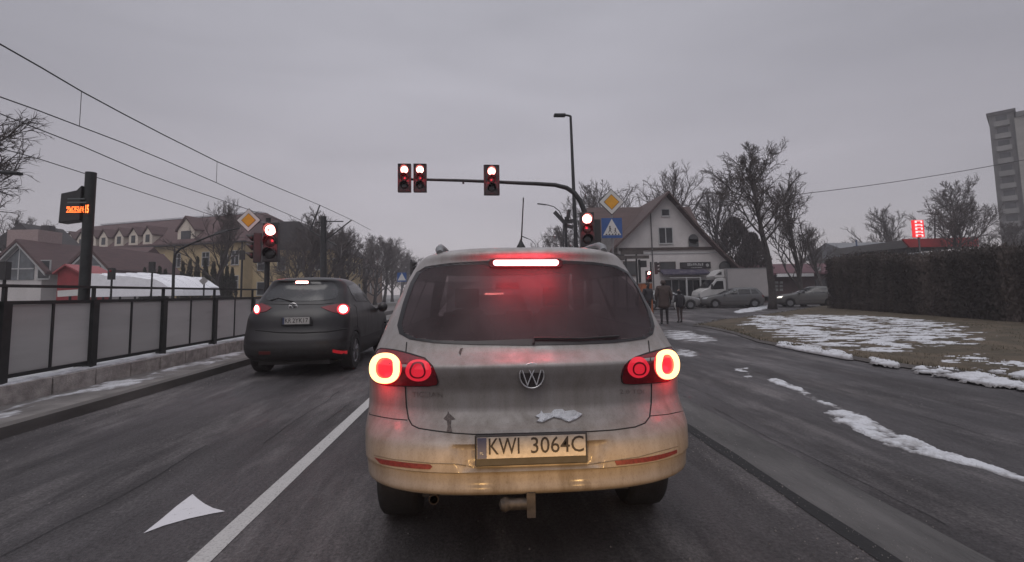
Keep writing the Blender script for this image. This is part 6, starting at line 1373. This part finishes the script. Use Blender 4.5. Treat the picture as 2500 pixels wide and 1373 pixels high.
def person(label, H, coat_m, leg_m, coat_len=.46, hood=True, stride=.09, bag=False, cw=1.):
    """figure at the origin facing +y, height H"""
    t = thing('person', label, 'person'); s = H/1.75
    V = []; E = []; Rr = []
    def ad(p, r, frm=None):
        V.append((p[0]*s, p[1]*s, p[2]*s)); Rr.append(r*s if not isinstance(r, tuple) else (r[0]*s, r[1]*s)); 
        if frm is not None: E.append((frm, len(V)-1))
        return len(V)-1
    pel = ad((0, 0, .94), (.15, .11)); w1 = ad((0, 0, 1.10), (.14, .10), pel); ch = ad((0, .0, 1.30), (.17, .12), w1); nk = ad((0, 0, 1.46), .062, ch); hd0 = ad((0, .02, 1.54), .075, nk); hd1 = ad((0, .03, 1.63), (.085, .10), hd0); hd2 = ad((0, .02, 1.70), .06, hd1); ad((0, .13, 1.60), .016, hd1)
    for sg in (-1, 1):
        hp = ad((sg*.095, 0, .88), .095, pel); kn = ad((sg*.105, stride*sg*.5+.02, .50), .062, hp); an = ad((sg*.11, stride*sg, .09), .043, kn); ad((sg*.125, stride*sg+.14, .035), .038, an)
        sh = ad((sg*.18, 0, 1.40), .062, ch); el = ad((sg*.25, -.03, 1.12), .044, sh); wr = ad((sg*.25, .06, .88), .028, el); pm = ad((sg*.25, .08, .81), (.018, .034), wr)
        for k in range(4): f1 = ad((sg*.252, .055+.019*k, .755-.004*abs(k-1.5)), .0085, pm); ad((sg*.243, .06+.018*k, .715-.006*abs(k-1.5)), .007, f1)
        th_ = ad((sg*.24, .115, .79), .009, wr if False else pm); ad((sg*.236, .125, .755), .008, th_)
    skin_mesh('body', V, E, Rr, leg_m, t)
    # face and ears, only the head shows skin
    mb = MB().lathe([(.001, -.012), (.055, 0), (.075, .03), (.07, .06), (.03, .1)], (0, .055*s, 1.60*s), (0, -1, 0), 14); mb.v = [(x, y, (z-1.60*s)*1.25+1.60*s) for x, y, z in mb.v]; mb.build('face', MATS['skin'], t, smooth=True)
    V, E, Rr = [], [], []
    b0 = ad((0, 0, .94-coat_len+.10), (.215*cw, .165*cw)); b1 = ad((0, 0, .98), (.20*cw, .155*cw), b0); b2 = ad((0, -.01, 1.22), (.205*cw, .155*cw), b1); b3 = ad((0, -.01, 1.38), (.19*cw, .135*cw), b2); b4 = ad((0, 0, 1.47), (.10, .09), b3)
    for sg in (-1, 1): a1 = ad((sg*.20, 0, 1.39), .085*cw, b3); a2 = ad((sg*.275, -.03, 1.12), .068*cw, a1); ad((sg*.27, .05, .90), .052*cw, a2)
    skin_mesh('coat', V, E, Rr, coat_m, t)
    if hood:
        V, E, Rr = [], [], []; h0_ = ad((0, -.03, 1.50), .105); h1_ = ad((0, -.02, 1.60), (.115, .125), h0_); ad((0, -.01, 1.70), .085, h1_); skin_mesh('hood', V, E, Rr, coat_m, t)
    else: MB().lathe([(.001, .02), (.08, .0), (.10, -.05), (.095, -.12), (.06, -.16)], (0, 0, 1.76*s), (0, 0, 1), 14).build('hair', MATS['bark'], t, smooth=True)
    for sg in (-1, 1):
        V, E, Rr = [], [], []; a = ad((sg*.11, stride*sg-.04, .055), .052); ad((sg*.125, stride*sg+.15, .04), .042, a); skin_mesh('shoe', V, E, Rr, MATS['black_plastic'], t, 1)
    if bag:
        V, E, Rr = [], [], []; a = ad((-.23, -.04, 1.22), .05); b = ad((-.29, -.02, 1.0), .055, a); c = ad((-.26, .02, .80), .03, b); ad((-.20, .03, .68), .018, c); skin_mesh('white_scarf', V, E, Rr, MATS['sign_face_white'], t, 1)
    return t
mat('coat_brown', (.055, .038, .034), .85, var=.25, scale=9, bump=.5, bscale=14); mat('coat_dark', (.022, .020, .024), .85, var=.3, scale=9, bump=.4); mat('trousers', (.018, .016, .018), .9, var=.3, scale=12); mat('trousers_brown', (.05, .035, .033), .9, var=.2)
g = gp(1623, 792); p1_ = person('adult pedestrian in a long brown padded hooded coat, seen from behind', 1.84*g.y/20.2 if g.y < 22 else 1.84, MATS['coat_brown'], MATS['trousers'], .48, True, .06, False, 1.12)
DP = g.y; HH = at(1623, 680, DP).z; p1_.location = (g.x, g.y, 0); p1_.rotation_euler = (0, 0, R(-15)); k = HH/(1.84*g.y/20.2 if g.y < 22 else 1.84); p1_.scale = (k, k, k)
g = gp(1661, 788); HH = at(1661, 706, g.y).z; p2_ = person('smaller pedestrian in a dark jacket with a white scarf-like bag at the side', HH, MATS['coat_dark'], MATS['trousers_brown'], .30, True, .05, True, 1.05); p2_.location = (g.x, g.y, 0); p2_.rotation_euler = (0, 0, R(10))
D = 24.; g = at(1581, 700, D); HH = at(1581, 690, D).z; p3_ = person('person in black standing between the orange cabinet and the beige car', HH, MATS['coat_dark'], MATS['trousers'], .3, False, .05); p3_.location = (g.x, D, 0); p3_.rotation_euler = (0, 0, R(200))

# ------------------------------------------------------------------ winter haze
hz = MB().bbox((-170, -40, -1.2), (170, 330, 60)).build('haze', None); hz.data.materials.clear()
HM = bpy.data.materials.new('haze'); HM.use_nodes = True; t = HM.node_tree; t.nodes.remove(t.nodes['Principled BSDF']); pv_ = N(t, 'ShaderNodeVolumePrincipled'); pv_.inputs['Color'].default_value = (.95, .92, .95, 1); pv_.inputs['Density'].default_value = .0018
t.links.new(pv_.outputs[0], t.nodes['Material Output'].inputs['Volume']); hz.data.materials.append(HM); hz['kind'] = 'stuff'; hz['label'] = 'thin winter haze lying over the whole junction'
scene.cycles.volume_bounces = 0
